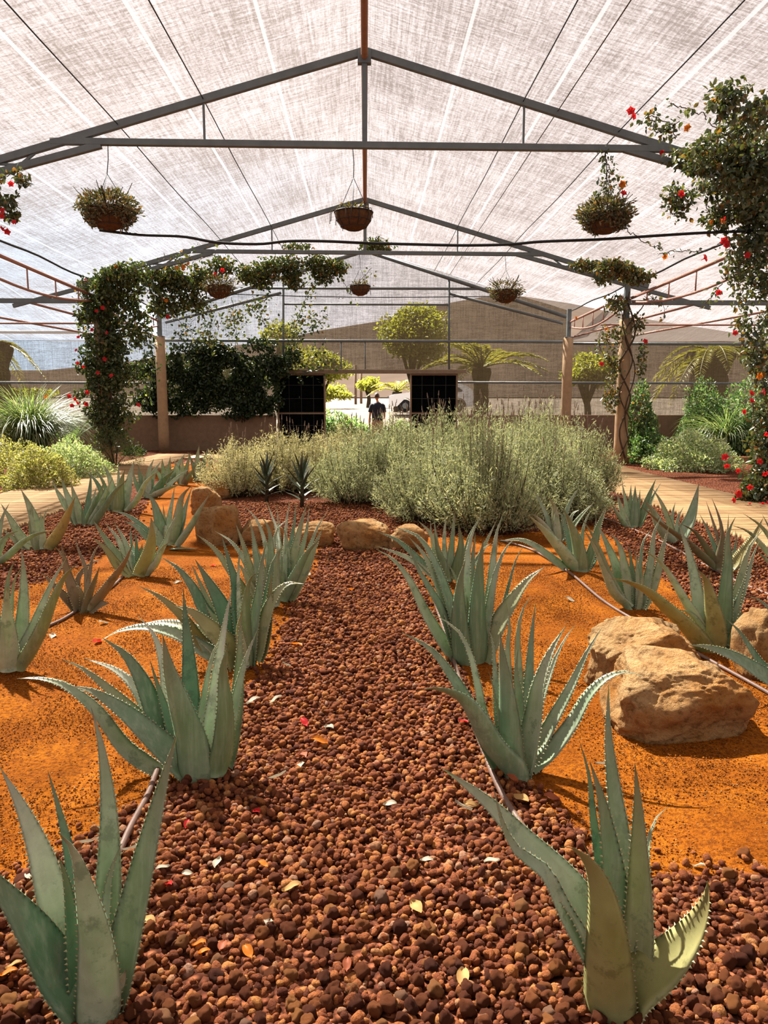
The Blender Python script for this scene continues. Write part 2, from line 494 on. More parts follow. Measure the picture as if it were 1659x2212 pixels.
M['hill'] = mat_plain('dry_hillside', (0.034, 0.025, 0.020), (0.048, 0.036, 0.028), 0.04, 1.0, 0.0, 0.0)

# boardwalk slats
_t = MT('boardwalk_slats')
_p = _t.pos()
_sx = _t.n('SeparateXYZ'); _t.l(_p, _sx.inputs[0])
_id = _t.math('FLOOR', _t.math('MULTIPLY', _sx.outputs['Y'], 1 / 0.09))
_wn = _t.n('TexWhiteNoise', noise_dimensions='1D'); _t.l(_id, _wn.inputs['W'])
_c = _t.ramp(_wn.outputs['Value'], [(0, (0.25, 0.15, 0.07)), (0.5, (0.31, 0.195, 0.095)), (1, (0.37, 0.24, 0.125))])
_nz = _t.noise(_p, 4.0, 5, 0.7, (2, 30, 1))
_c = _t.mix(_t.ramp(_nz, [(0.35, 0.5), (0.6, 0.0)]), _c, (0.18, 0.10, 0.045))
M['slats'] = _t.done(_t.pbsdf(_c, 0.85, 0.1, _nz, 0.3, 0.004))


def make_cloth(name, light, dark, lo, hi, transl, weave=(170, 170), seams=True, ax='XY', scale=1.0):
    """knitted shade cloth: denser and thinner strands, partly see-through"""
    t = MT(name)
    p = t.obj()
    sep = t.n('SeparateXYZ'); t.l(p, sep.inputs[0])
    cross = {'XY': (1.4, 22, 1), 'XZ': (1.6, 1, 18)}[ax]
    along = {'XY': (20, 0.7, 1), 'XZ': (22, 1, 1.0)}[ax]
    n1 = t.noise(p, 1.6 * scale, 6, 0.78, cross)
    n2 = t.noise(p, 1.6 * scale, 5, 0.72, along)
    n3 = t.noise(p, 26.0 * scale, 3, 0.8)
    n4 = t.noise(p, 0.55, 3, 0.6)
    s = t.math('ADD', t.math('MULTIPLY', n1, 0.40), t.math('MULTIPLY', n2, 0.30))
    s = t.math('ADD', s, t.math('MULTIPLY', n3, 0.26))
    s = t.math('ADD', s, t.math('MULTIPLY', n4, 0.16))
    den = t.ramp(s, [(0.48, 0.0), (0.63, 1.0)])
    if seams:
        fx = t.math('FRACT', t.math('MULTIPLY', sep.outputs['X'], 1 / 1.22))
        se = t.math('LESS_THAN', fx, 0.035)
        den = t.math('MULTIPLY', den, t.math('SUBTRACT', 1.0, t.math('MULTIPLY', se, 0.75)))
    opac = t.math('ADD', lo, t.math('MULTIPLY', den, hi - lo))
    col = t.mix(den, light, dark)
    df = t.n('BsdfDiffuse'); t.l(col, df.inputs[0])
    tl = t.n('BsdfTranslucent'); t.l(col, tl.inputs[0])
    m1 = t.n('MixShader'); m1.inputs[0].default_value = transl
    t.l(df.outputs[0], m1.inputs[1]); t.l(tl.outputs[0], m1.inputs[2])
    tp = t.n('BsdfTransparent')
    m2 = t.n('MixShader'); t.l(opac, m2.inputs[0])
    t.l(tp.outputs[0], m2.inputs[1]); t.l(m1.outputs[0], m2.inputs[2])
    return t.done(m2.outputs[0])


M['roof_cloth'] = make_cloth('white_shade_cloth', (0.040, 0.035, 0.033), (0.026, 0.020, 0.0165), 0.58, 0.885, 0.8)
M['wall_net'] = make_cloth('tan_wall_net', (0.016, 0.0115, 0.0065), (0.009, 0.006, 0.003), 0.68, 0.86, 0.6, seams=False, ax='XZ')
M['door_net'] = make_cloth('black_door_net', (0.003, 0.0035, 0.0035), (0.002, 0.002, 0.002), 0.975, 0.995, 0.3, seams=False, ax='XZ')

# ================================================================== SETTING
def in_gravel(X, Y):
    """1 where the red lava gravel lies, 0 on the orange soil (numpy, metres)"""
    X = np.asarray(X, float); Y = np.asarray(Y, float)
    lx = np.interp(Y, [2.2, 2.9, 4.2, 8.5, 9.0], [-1.15, -0.72, -0.58, -0.42, -0.42])
    rx = np.interp(Y, [2.2, 2.9, 4.2, 8.5, 9.0], [0.85, 0.62, 0.50, 0.42, 0.42])
    g = (Y < 2.25) | ((X > lx) & (X < rx) & (Y < 9.2))
    ring = np.where(X < 0, np.interp(X, [-3.0, -2.0, -1.0, 0], [13.0, 9.4, 8.6, 8.3]), np.interp(X, [0, 1.5, 2.6, 3.4], [8.3, 8.6, 9.2, 9.6]))
    inner = (Y > ring) & (Y < 17) & (X > -2.6) & (X < 3.9)
    g |= inner
    el = -np.interp(Y, [3, 6, 8.5, 10, 14, 18], [2.9, 2.85, 2.45, 3.0, 3.75, 4.2])
    er = np.interp(Y, [3, 5, 8.5, 10, 14, 18], [2.35, 2.45, 2.75, 2.9, 3.9, 4.2])
    g |= (X < el) & (Y < 15) & (Y > 3)
    g |= (X > er) & (Y < 18) & (Y > 3)
    g |= (np.abs(X) > 5.6) | (Y > 19)
    return g


# ground
xs = np.arange(-15, 15.01, 0.1); ys = np.arange(-5, 24.65, 0.1)
gx, gy = np.meshgrid(xs, ys)
gz = 0.012 * np.sin(gx * 2.1 + 0.7) * np.sin(gy * 1.7) + 0.006 * np.sin(gx * 6.1) * np.sin(gy * 5.3 + 1)
def gh(x, y): return 0.012 * math.sin(x * 2.1 + 0.7) * math.sin(y * 1.7) + 0.006 * math.sin(x * 6.1) * math.sin(y * 5.3 + 1)
nx, ny = len(xs), len(ys)
ii = np.arange(nx * ny).reshape(ny, nx)
F = np.stack([ii[:-1, :-1], ii[:-1, 1:], ii[1:, 1:], ii[1:, :-1]], -1).reshape(-1, 4)
me = np_mesh('floor', np.stack([gx, gy, gz], -1), F, M['soil'], smooth=True)
att = me.attributes.new('gravel', 'FLOAT', 'POINT')
att.data.foreach_set('value', in_gravel(gx, gy).astype(np.float32).ravel())
floor = tag(link('floor', me), kind='structure')

# ground outside the end wall, rising to the hills
oy = np.array([24.65, 27, 30, 34, 40, 46, 55, 70, 90])
oz = np.array([0.0, 0.02, 0.15, 0.4, 0.85, 1.0, 1.2, 1.6, 2.2])
V, F = [], []
for y, z in zip(oy, oz):
    V += [(-70, y, z), (-20, y, z), (0, y, z), (20, y, z), (70, y, z)]
for i in range(len(oy) - 1):
    for j in range(4):
        a = i * 5 + j; F.append((a, a + 1, a + 6, a + 5))
tag(link('floor_outside', np_mesh('floor_outside', V, F, M['outside'])), kind='structure')

# hillside: crest follows the skyline seen over the end wall
crest = [(-400, 800), (100, 800), (330, 775), (480, 752), (600, 735), (690, 714), (830, 692), (900, 672), (960, 656), (1040, 642), (1130, 640), (1230, 655), (1400, 690), (1659, 730), (2100, 780)]
V, F = [], []
NR = 14
for px, py in crest:
    top = at(px, py, 210.0)
    base = at(px, 850, 80.0); base[2] = 2.0
    for k in range(NR):
        t = k / (NR - 1)
        p = base * (1 - t) + top * t
        p[2] = base[2] + (top[2] - base[2]) * (t ** 1.25) + (0 if k in (0, NR - 1) else 2.0 * mnoise.noise(Vector(p) * 0.03))
        V.append(p)
    back = top + np.array([0, 60, -12.0]); V.append(back)
for i in range(len(crest) - 1):
    for k in range(NR):
        a = i * (NR + 1) + k; F.append((a, a + NR + 1, a + NR + 2, a + 1))
tag(link('hillside', np_mesh('hillside', V, F, M['hill'], smooth=True)), 'dry purple-brown hillside rising beyond the netted end wall', 'hill')

# ---- roof cloth
ZR, SL, XE = 6.22, 0.288, 6.45
V, F = [], []
def patch(P00, P10, P11, P01, nu, nv, sag=0.0):
    o = len(V)
    P00, P10, P11, P01 = map(np.asarray, (P00, P10, P11, P01))
    for j in range(nv + 1):
        for i in range(nu + 1):
            u, v = i / nu, j / nv
            p = (P00 * (1 - u) + P10 * u) * (1 - v) + (P01 * (1 - u) + P11 * u) * v
            s = sag * (0.5 - 0.5 * math.cos(2 * math.pi * u * max(1, round(nu / 5)))) + 0.01 * math.sin(p[0] * 3.1 + p[1] * 1.3)
            V.append((p[0], p[1], p[2] - abs(s)))
    for j in range(nv):
        for i in range(nu):
            a = o + j * (nu + 1) + i
            F.append((a, a + 1, a + nu + 2, a + nu + 1))
zE = ZR - SL * XE
for sgn in (-1, 1):
    patch((0, -10, ZR), (sgn * XE, -10, zE), (sgn * XE, 24.7, zE), (0, 24.7, ZR), 20, 24, 0.02)
    patch((sgn * XE, -10, zE), (sgn * 15, -10, zE - 0.1), (sgn * 15, 18.6, zE - 0.1), (sgn * XE, 18.6, zE), 12, 24, 0.05)
    patch((sgn * XE, 18.6, zE), (sgn * 15, 18.6, zE - 0.1), (sgn * 15, 24.7, 3.42), (sgn * XE, 24.7, 3.42), 12, 8, 0.05)
tag(link('ceiling', np_mesh('ceiling', V, F, M['roof_cloth'], smooth=True)), kind='structure')

# ---- end wall: net above a low concrete wall, with the doorway left open
YW = 24.7
xl0, xl1 = at(600, 870, YW)[0], at(704, 870, YW)[0]
xr0, xr1 = at(885, 870, YW)[0], at(987, 870, YW)[0]
ztop = at(790, 806, YW)[2]
def wall_top(x): return ZR - SL * abs(x) - 0.02 if abs(x) < XE else 3.42
V, F = [], []
def strip(x0, x1, z0, n):
    o = len(V)
    for i in range(n + 1):
        x = x0 + (x1 - x0) * i / n
        for j in range(7):
            z = z0 + (wall_top(x) - z0) * j / 6
            V.append((x, YW + 0.025 * math.sin(x * 2.3 + z), z))
    for i in range(n):
        for j in range(6):
            a = o + i * 7 + j; F.append((a, a + 7, a + 8, a + 1))
strip(-15, -XE - 0.001, 0.95, 16); strip(-XE + 0.001, xl0, 0.95, 10); strip(xl0, 0, ztop, 6); strip(0, xr1, ztop, 6); strip(xr1, XE - 0.001, 0.95, 10); strip(XE + 0.001, 15, 0.95, 16)
tag(link('wall_back', np_mesh('wall_back', V, F, M['wall_net'], smooth=True)), kind='structure')
b = MB(); b.box((-15, 24.30, -0.1), (xl0 - 0.03, 24.50, 1.1)); b.box((xr1 + 0.03, 24.30, -0.1), (15, 24.50, 1.1))
tag(b.build('wall_back_lower', M['concrete'], bevel=0.015), kind='structure')

# the other net walls of the shade house, out of the picture
for nm, q in (('wall_front', [(-15, -10, 0), (15, -10, 0), (15, -10, 4.1), (6.45, -10, 4.15), (0, -10, 6.15), (-6.45, -10, 4.15), (-15, -10, 4.1)]),
              ('wall_left', [(-15, -10, 0), (-15, 24.7, 0), (-15, 24.7, 3.4), (-15, 18.6, 4.08), (-15, -10, 4.08)]),
              ('wall_right', [(15, -10, 0), (15, 24.7, 0), (15, 24.7, 3.4), (15, 18.6, 4.08), (15, -10, 4.08)])):
    q_ = MB(); q_.add(q, [tuple(range(len(q)))])
    tag(q_.build(nm, M['wall_net']), kind='structure')

# pipes of the end wall frame
fr = empty('end_wall_frame', (0, 24.6, 0), 'steel pipe frame that stretches the net of the far end wall', 'frame')
def pipe(parent, name, pts, r, m='steel'):
    q = MB(); off = np.array(parent.location)
    q.tube([np.asarray(p, float) - off for p in pts], r, 8)
    return q.build(name, M[m], parent, True)
YP = 24.58
def hp(py, x0, x1, r=0.035, nm='rail'): pipe(fr, nm, [at(x0, py, YP), at(x1, py + (x1 - x0) * 0.004, YP)], r)
hp(735, 350, 1215, 0.045); hp(622, 520, 1050, 0.04); hp(657, 612, 972, 0.03); hp(826, 985, 1690, 0.035); hp(826, -60, 600, 0.035)
hp(717, -80, 172, 0.045, 'top_rail'); hp(742, 1225, 1700, 0.045, 'top_rail')
for px, y0, y1, r in ((612, 605, 806, 0.035), (970, 600, 806, 0.035), (737, 735, 806, 0.02), (789, 735, 806, 0.018)):
    pipe(fr, 'upright', [at(px, y1, YP), at(px, y0, YP)], r)
zg = lambda x: ZR - 0.1 - 0.312 * abs(x)
for s in (-1, 1):
    pipe(fr, 'gable_rafter', [(0, YP, zg(0)), (s * 6.3, YP, zg(6.3))], 0.06)
    pipe(fr, 'gable_lower_rail', [(s * 2.6, YP, 4.85), (s * 6.2, YP, 3.95)], 0.045)

# doors
def door(name, x0, x1, ymid):
    d = MB()
    yd, r = 24.56, 0.028
    zt = ztop - 0.02
    for x in (x0 + r, x1 - r): d.bar((x, yd, 0.02), (x, yd, zt), 0.055)
    for z in (0.05, ymid, zt - 0.03): d.bar((x0, yd, z), (x1, yd, z), 0.05)
    o = d.build(name, M['door_steel'], bevel=0.005)
    tag(o, kind='structure')
    V = [(x0 + .02, yd + 0.03, 0.04), (x1 - .02, yd + 0.03, 0.04), (x1 - .02, yd + 0.03, zt), (x0 + .02, yd + 0.03, zt)]
    q = MB(); q.box((x0 + .03, yd + 0.030, 0.04), (x1 - .03, yd + 0.034, zt)); q.build('net_panel', M['door_net'], o)
    g = MB()
    for i in range(1, 4):
        x = x0 + (x1 - x0) * i / 4; g.tube([(x, yd - 0.01, 0.05), (x, yd - 0.01, zt)], 0.005, 5)
    z = 0.35
    while z < zt - 0.1:
        g.tube([(x0, yd - 0.012, z), (x1, yd - 0.012, z)], 0.005, 5); z += 0.42
    g.build('wire_grid', M['wiregrid'], o)
    return o
door('door_1', xl0, xl1, at(650, 893, 24.6)[2])
door('door_2', xr0, xr1, at(930, 893, 24.6)[2])
b = MB(); b.bar((xl0 - 0.25, 24.52, ztop + 0.05), (xr1 + 0.25, 24.52, ztop + 0.05), 0.09, 0.11); b.bar((xl0 - 0.25, 24.46, ztop - 0.01), (xr1 + 0.05, 24.46, ztop - 0.01), 0.03, 0.03)
tag(b.build('door_track', M['door_steel'], bevel=0.008), 'brown steel track running over the doorway and both sliding net doors', 'door track')

# ---- trusses
def truss(Y, label, short=False):
    t = empty('roof_truss', (0, Y, 4.9), label, 'truss', 'steel roof trusses')
    def br(nm, p, q, w, h=None):
        m = MB(); m.bar((p[0], 0, p[1] - 4.9), (q[0], 0, q[1] - 4.9), w, h)
        return m.build(nm, M['steel'], t, bevel=0.006)
    zr = lambda x: 6.13 - 0.286 * abs(x)
    for s in (-1, 1):
        br('rafter', (s * 0.02, zr(0)), (s * 6.7, zr(6.7)), 0.075, 0.10)
        br('haunch', (s * 3.55, 4.93), (s * 8.2, 3.72), 0.075, 0.09)
        br('strut', (s * 2.16, 4.96), (s * 2.16, zr(2.16)), 0.03)
        br('diagonal', (s * 4.35, zr(4.35)), (s * 4.65, 4.66), 0.035)
        br('diagonal', (s * 4.65, 4.66), (s * 5.05, zr(5.05)), 0.035)
        br('diagonal', (s * 5.4, 4.46), (s * 5.75, zr(5.75)), 0.035)
    br('tie_beam', (-4.22, 4.97), (4.22, 4.93), 0.08, 0.085)
    br('king_post', (0, 4.94), (0, 6.12), 0.07, 0.07)
    m = MB(); m.box((-0.09, -0.05, 1.08), (0.09, 0.05, 1.25)); m.build('ridge_plate', M['steel'], t)
    return t
truss(11.03, 'near grey steel roof truss spanning the whole width, high across the picture')
truss(18.6, 'second grey steel roof truss, between the near truss and the end wall')

# ridge pipe, roof wires, gutter cables
def along(name, pts, r, mat, label, cat, group=None, n=8):
    q = MB(); q.tube(pts, r, n)
    return tag(q.build(name, M[mat], None, True), label, cat, group)
along('ridge_pipe', [(0, -3, 6.07), (0, 11, 6.06), (0, 24.6, 6.08)], 0.045, 'rust_steel', 'rusty brown ridge pipe running along the peak of the roof', 'pipe')
def roof_hit(px, py):
    d = ray(px, py); s = -1 if px < 790 else 1
    t = (ZR - 0.06 - EYE) / (d[2] + SL * s * d[0])
    return CAM + d * t
wl_ = ['roof wire on the left slope nearest the eave', 'roof wire on the left slope nearest the ridge', 'roof wire on the right slope nearest the ridge', 'roof wire on the right slope nearest the eave']
for (px, py), lb in zip(((128, 122), (440, 212), (1125, 225), (1420, 190)), wl_):
    X = roof_hit(px, py)[0]
    z = ZR - 0.10 - SL * abs(X)
    along('roof_wire', [(X, y, z - 0.015 * math.sin(y)) for y in np.linspace(0, 24.5, 30)], 0.008, 'wire', 'thin dark ' + lb + ', under the white cloth', 'wire', 'roof wires', 5)
X = roof_hit(1230, 200)[0]
along('roof_lacing', [(X, y, ZR - 0.07 - SL * abs(X)) for y in np.linspace(0, 24.5, 40)], 0.007, 'stem', 'dark stitched lacing line on the right roof slope, between its two wires', 'lacing', None, 5)
for s, lb in ((-1, 'left'), (1, 'right')):
    along('eave_cable', [(s * 6.42, y, zE - 0.03 - 0.02 * math.sin(y * 1.9)) for y in np.linspace(2, 24.5, 40)], 0.022, 'cable', 'black cable along the %s eave of the roof cloth' % lb, 'cable', None, 6)
    # longitudinal girder between the columns on this side
    for (y0, y1, nm) in ((11.2, 18.5, 'near'), (18.8, 24.2, 'far')):
        g = empty('girder', (s * 6.2, y0, 3.9), 'slender reddish pipe girder along the %s row of columns, %s span' % (lb, nm), 'girder', 'eave girders')
        L = y1 - y0
        pipe(g, 'top_chord', [(s * 6.25, y0, 4.02), (s * 6.25, y1, 3.92)], 0.036, 'pink_steel')
        zz = lambda t: 3.86 - 0.30 * math.sin(math.pi * t) ** 0.8
        pipe(g, 'bottom_chord', [(s * 6.25, y0 + L * t, zz(t)) for t in np.linspace(0.02, 0.98, 13)], 0.026, 'pink_steel')
        for t in (0.15, 0.32, 0.5, 0.68, 0.85):
            pipe(g, 'vertical', [(s * 6.25, y0 + L * t, zz(t)), (s * 6.25, y0 + L * t, 4.02 - 0.1 * t)], 0.016, 'pink_steel')
    bb = MB(); bb.bar((s * 5.75, 18.6, 3.84), (s * 14.8, 18.6, 3.84), 0.08, 0.11)
    tag(bb.build('side_beam', M['steel'], bevel=0.006), 'grey horizontal beam reaching out from the %s pillar into the side aisle' % lb, 'beam')
    for k, (xa, ya, xb, yb) in enumerate(((8.2, 18.7, 6.4, 24.4), (11.0, 18.7, 8.0, 24.4))):
        along('hip_pipe', [(s * xa, ya, 3.90), (s * xb, yb, 3.50)], 0.03, 'pink_steel', 'reddish pipe under the sloping end of the %s aisle roof, %s' % (lb, ('nearer the pillar', 'farther from the pillar')[k]), 'pipe')
    along('aisle_pipe', [(s * 6.5, 21.6, 3.62), (s * 14, 21.6, 3.62)], 0.025, 'pink_steel', 'reddish cross pipe of the %s aisle roof, parallel to the grey beam' % lb, 'pipe')

# ---- columns
def column(x, y, label, steel_top=4.30, cz=3.45):
    c = empty('column', (x, y, 0), label, 'column', 'concrete columns')
    m = MB(); m.lathe([(0.01, 0), (0.165, 0), (0.16, 0.5), (0.152, cz * 0.6), (0.15, cz), (0.01, cz)], n=20)
    m.build('concrete_shaft', M['column'], c, True)
    m = MB(); m.box((-0.06, -0.06, cz - 0.02), (0.06, 0.06, steel_top)); m.box((-0.13, -0.13, cz), (0.13, 0.13, cz + 0.025))
    m.build('steel_post', M['steel'], c, bevel=0.005)
    return c
column(-6.2, 23.85, 'round concrete column before the low wall, left of the doorway')
column(6.2, 23.85, 'round concrete column against the net, right of the doorway')
column(-6.2, 18.6, 'concrete column buried in the big red-flowered vine on the left')
column(6.2, 18.6, 'concrete column wound with bare vine stems beside the right boardwalk')
column(6.75, 11.35, 'concrete column hidden behind the flowering vine at the right edge')
for s, x in ((-1, -7.4), (1, 7.1)):
    m = MB(); m.bar((x, 23.7, 3.5), (x - s * 1.9, 23.7, 3.5), 0.05)

# ---- boardwalks
for s, lb in ((-1, 'left'), (1, 'right')):
    pts = np.array([(4.15, 4.0, 5.95), (4.15, 8.0, 5.9), (4.2, 10.5, 5.9), (4.15, 13, 5.9), (4.4, 16, 5.85), (4.8, 19, 6.0), (4.9, 21.8, 5.9)])
    V, F, k = [], [], 0
    y = 4.0
    while y < 22.0:
        a = np.interp(y + 0.04, pts[:, 1], pts[:, 0]); c = np.interp(y + 0.04, pts[:, 1], pts[:, 2])
        j1, j2 = random.uniform(-.02, .02), random.uniform(-.02, .02)
        z = 0.045 + random.uniform(-.003, .003)
        o = len(V)
        xa, xb = s * (a + j1), s * (c + j2)
        V += [(xa, y, -0.02), (xb, y, -0.02), (xb, y + .082, -0.02), (xa, y + .082, -0.02), (xa, y + .004, z), (xb, y + .004, z), (xb, y + .078, z), (xa, y + .078, z)]
        F += [tuple(o + i for i in q) for q in ((0, 3, 2, 1), (4, 5, 6, 7), (0, 1, 5, 4), (1, 2, 6, 5), (2, 3, 7, 6), (3, 0, 4, 7))]
        y += 0.09
    o = link('boardwalk', np_mesh('boardwalk', V, F, M['slats']))
    tag(o, 'pale slatted boardwalk curving past the %s side of the aloe bed' % lb, 'boardwalk')
# cross walk in front of the low wall
b = MB()
x = -4.8
while x < -2.2:
    b.box((x, 20.4, -0.02), (x + 0.082, 21.9, 0.045)); x += 0.09
tag(b.build('boardwalk', M['slats']), 'short slatted walk turning off towards the doorway behind the last aloes', 'boardwalk')
b = MB(); b.box((6.38, 18.68, -0.02), (9.6, 18.78, 0.17))
tag(b.build('timber_edging', M['timber'], bevel=0.01), 'low brown timber board edging the bed right of the vine-wound column', 'edging')

# ---- hoses overhead
pl = [(215, 497), (300, 507), (395, 511), (470, 524), (560, 527), (620, 521), (700, 521), (790, 525), (900, 528), (1000, 530), (1100, 528), (1170, 522), (1300, 517), (1420, 509), (1540, 502), (1700, 497)]
P = smooth_path([at(x, y, 11.25) for x, y in pl], 90)
c = along('overhead_cable', P, 0.020, 'cable', 'sagging black cable strung across below the near truss', 'cable')
along('overhead_wire', [at(x, 636 + 4 * math.sin((x - 520) / 530 * math.pi) + (x - 520) * 0.008, 18.7) for x in range(500, 1061, 40)], 0.010, 'cable', 'thin black wire between the farther hanging baskets', 'wire')

# ================================================================== ALOES
def aloe_leaf(parent, path, W, facing, mat, teeth=True, seed=0, n=15):
    """one fleshy tapering leaf with a channelled upper face, rounded back and toothed margins; path is base -> tip in world space"""
    P = smooth_path(path, n)
    T = np.gradient(P, axis=0); T /= np.linalg.norm(T, axis=1)[:, None]
    n_up, w_ax = facing
    off = np.array(parent.location)
    tt = np.linspace(0, 1, n)
    prof = np.minimum(1, 0.80 + 1.6 * tt) * np.clip(1 - tt ** 1.75, 0, 1) ** 1.05
    prof = prof / prof.max()
    prof[-1] = 0.012
    V, F, mi = [], [], []
    edges = []
    CS = [(-.5, 0, 0), (-.27, -.10, 0), (0, -.15, 0), (.27, -.10, 0), (.5, 0, 0), (.40, 0, -.13), (.22, 0, -.225), (0, 0, -.26), (-.22, 0, -.225), (-.40, 0, -.13)]
    K = len(CS)
    for i in range(n):
        t = T[i]
        w = w_ax - t * (w_ax @ t); w /= np.linalg.norm(w)
        u = np.cross(w, t)
        if u @ n_up < 0: u = -u
        ww = W * prof[i]
        cup = 1.0 + 0.9 * max(0, 0.30 - tt[i])
        th = 0.55 + 0.45 * (1 - tt[i])
        for (a, c, d) in CS:
            V.append(P[i] + w * ww * a + u * ww * (c * cup + d * th) - off)
        edges.append((P[i] - w * ww * .5 - off, P[i] + w * ww * .5 - off, w, t, ww, u))
    for i in range(n - 1):
        for j in range(K):
            j2 = (j + 1) % K
            F.append((i * K + j, i * K + j2, (i + 1) * K + j2, (i + 1) * K + j)); mi.append(0)
    F.append(tuple(range(K))); mi.append(0)
    F.append(tuple(range((n - 1) * K + K - 1, (n - 1) * K - 1, -1))); mi.append(0)
    ns = len(F)
    if teeth:
        L = np.linalg.norm(np.diff(P, axis=0), axis=1).sum()
        cnt = int(L / 0.019)
        for side in (0, 1):
            A = np.array([e[side] for e in edges]); Wv = np.array([e[2] for e in edges]) * (1 if side else -1)
            wd = np.array([e[4] for e in edges])
            for k in range(1, cnt):
                f = (k + random.uniform(-.2, .2)) / cnt * 0.93 * (n - 1)
                i = min(int(f), n - 2); q = f - i
                p = A[i] * (1 - q) + A[i + 1] * q; wv = Wv[i]; t = T[i]; uu = edges[i][5]
                h = min(0.006, 0.085 * (wd[i] * (1 - q) + wd[i + 1] * q) + 0.002)
                o = len(V)
                V += [p - t * h * .75 - wv * .002, p + t * h * .75 - wv * .002, p + uu * h * .45 - wv * .002, p + wv * h + t * h * .7]
                F += [(o, o + 1, o + 3), (o + 1, o + 2, o + 3), (o + 2, o, o + 3)]; mi += [1] * 3
    me = bpy.data.meshes.new('leaf')
    me.from_pydata([tuple(map(float, v)) for v in V], [], F)
    me.materials.append(M[mat]); me.materials.append(M['tooth'])
    me.polygons.foreach_set('material_index', mi)
    me.polygons.foreach_set('use_smooth', [k < ns for k in range(len(F))])
    me.update()
    al = np.zeros(len(V), np.float32); al[:n * K] = np.repeat(tt, K)
    me.attributes.new('along', 'FLOAT', 'POINT').data.foreach_set('value', al)
    return link('leaf', me, parent)


def aloe(crop, base, leaves, label, mat='aloe', teeth=True, own={}):
    """crop=(ox, oy, scale) of the traced coordinates; leaves=(width px, depth offset m, [(x,y) tip ... base])"""
    ox, oy, s = crop
    fx = lambda p: (ox + p[0] / s, oy + p[1] / s)
    B = ground(*fx(base))
    Y0 = B[1]
    B[2] = gh(B[0], B[1]) - 0.012
    root = empty('aloe', B, label, 'aloe', 'aloes planted in the bed')
    for k, (W, dY, pts) in enumerate(leaves):
        pts = [fx(p) for p in pts[::-1]]
        m = len(pts)
        # arc parameter along the traced line
        d = np.concatenate([[0], np.cumsum([math.dist(pts[i], pts[i + 1]) for i in range(m - 1)])]); d /= d[-1]
        db = math.copysign(min(0.04, abs(dY) * 0.3 + 0.005), dY)
        Wm = W / s * mpp(B) * float(np.interp(Y0, [4.5, 6.5], [1.0, 0.76]))
        P3 = []
        for (px, py), q in zip(pts, d):
            p = at(px, py, Y0 + db + (dY - db) * q)
            P3.append(p)
        # keep clear of the soil; root runs into the base
        for i, p in enumerate(P3):
            lim = 0.015 + (0.02 if i else 0.0)
            if p[2] < lim: p[2] = lim
        b0 = np.array(P3[0]); r0 = B + np.array([0, db, 0.0])
        root_p = r0 + (b0 - r0) * np.array([0.45, 0.6, 0.0]); root_p[2] = B[2] - 0.01
        if b0[2] > 0.03: P3 = [root_p] + P3
        P3 = np.array(P3)
        out = P3[-1] - B; out[2] = 0
        axis_t = P3[min(len(P3) - 1, len(P3) // 2 + 1)] - P3[0]; axis_t /= np.linalg.norm(axis_t)
        no = np.linalg.norm(out)
        out = out / no if no > 0.03 else np.array([0, math.copysign(1, dY), 0.0])
        nup = -out * axis_t[2] + np.array([0, 0, 1.0]) * (axis_t @ out)
        nup -= axis_t * (nup @ axis_t); nup /= np.linalg.norm(nup) + 1e-9
        view = P3[len(P3) // 2] - CAM; view /= np.linalg.norm(view)
        wv = np.cross(axis_t, view); wv /= np.linalg.norm(wv)
        wt = np.cross(axis_t, nup); wt /= np.linalg.norm(wt)
        if wt @ wv < 0: wt = -wt
        w = wt * 0.55 + wv * 0.65; w /= np.linalg.norm(w)
        # the leaf's inner face: keep the side that looks at the plant's axis
        n2 = np.cross(w, axis_t)
        if n2 @ nup < 0: n2 = -n2
        vis = max(0.7, abs(w @ wv))
        aloe_leaf(root, P3, Wm * 1.15 / vis, (n2, w), own.get(k, mat), teeth, k, 17 if W / s > 25 else 13)
    return root


CA = (0, 1500, 1.9988); CB = (940, 1470, 2.676); CC = (40, 1230, 2.592); CD = (200, 1030, 3.072)
C1 = (0, 960, 3.456); C4 = (800, 1050, 3.318); C5 = (1230, 1020, 3.867); C6 = (860, 1270, 2.9625)

aloe(CA, (390, 1378), [
    (160, .14, [(0, 315), (90, 480), (175, 690), (250, 950), (335, 1230)]),
    (190, -.04, [(-110, 690), (0, 830), (140, 1010), (260, 1200), (380, 1340)]),
    (78, .22, [(205, 325), (250, 480), (300, 690), (330, 930), (365, 1200)]),
    (122, .18, [(393, 55), (440, 240), (470, 520), (468, 830), (450, 1200)]),
    (132, .06, [(768, 155), (705, 380), (640, 640), (570, 930), (480, 1290)]),
    (92, .0, [(250, 688), (285, 800), (310, 950), (345, 1240)]),
    (66, .10, [(523, 645), (475, 780), (455, 920), (430, 1150)]),
    (158, -.09, [(255, 600), (320, 680), (370, 850), (415, 1080), (425, 1330)]),
    (120, -.02, [(545, 1190), (500, 1265), (420, 1340)]),
], 'largest aloe at the lower left corner, a broad white leaf on its left', own={0: 'aloe_pale', 2: 'aloe_green', 5: 'aloe_green'})

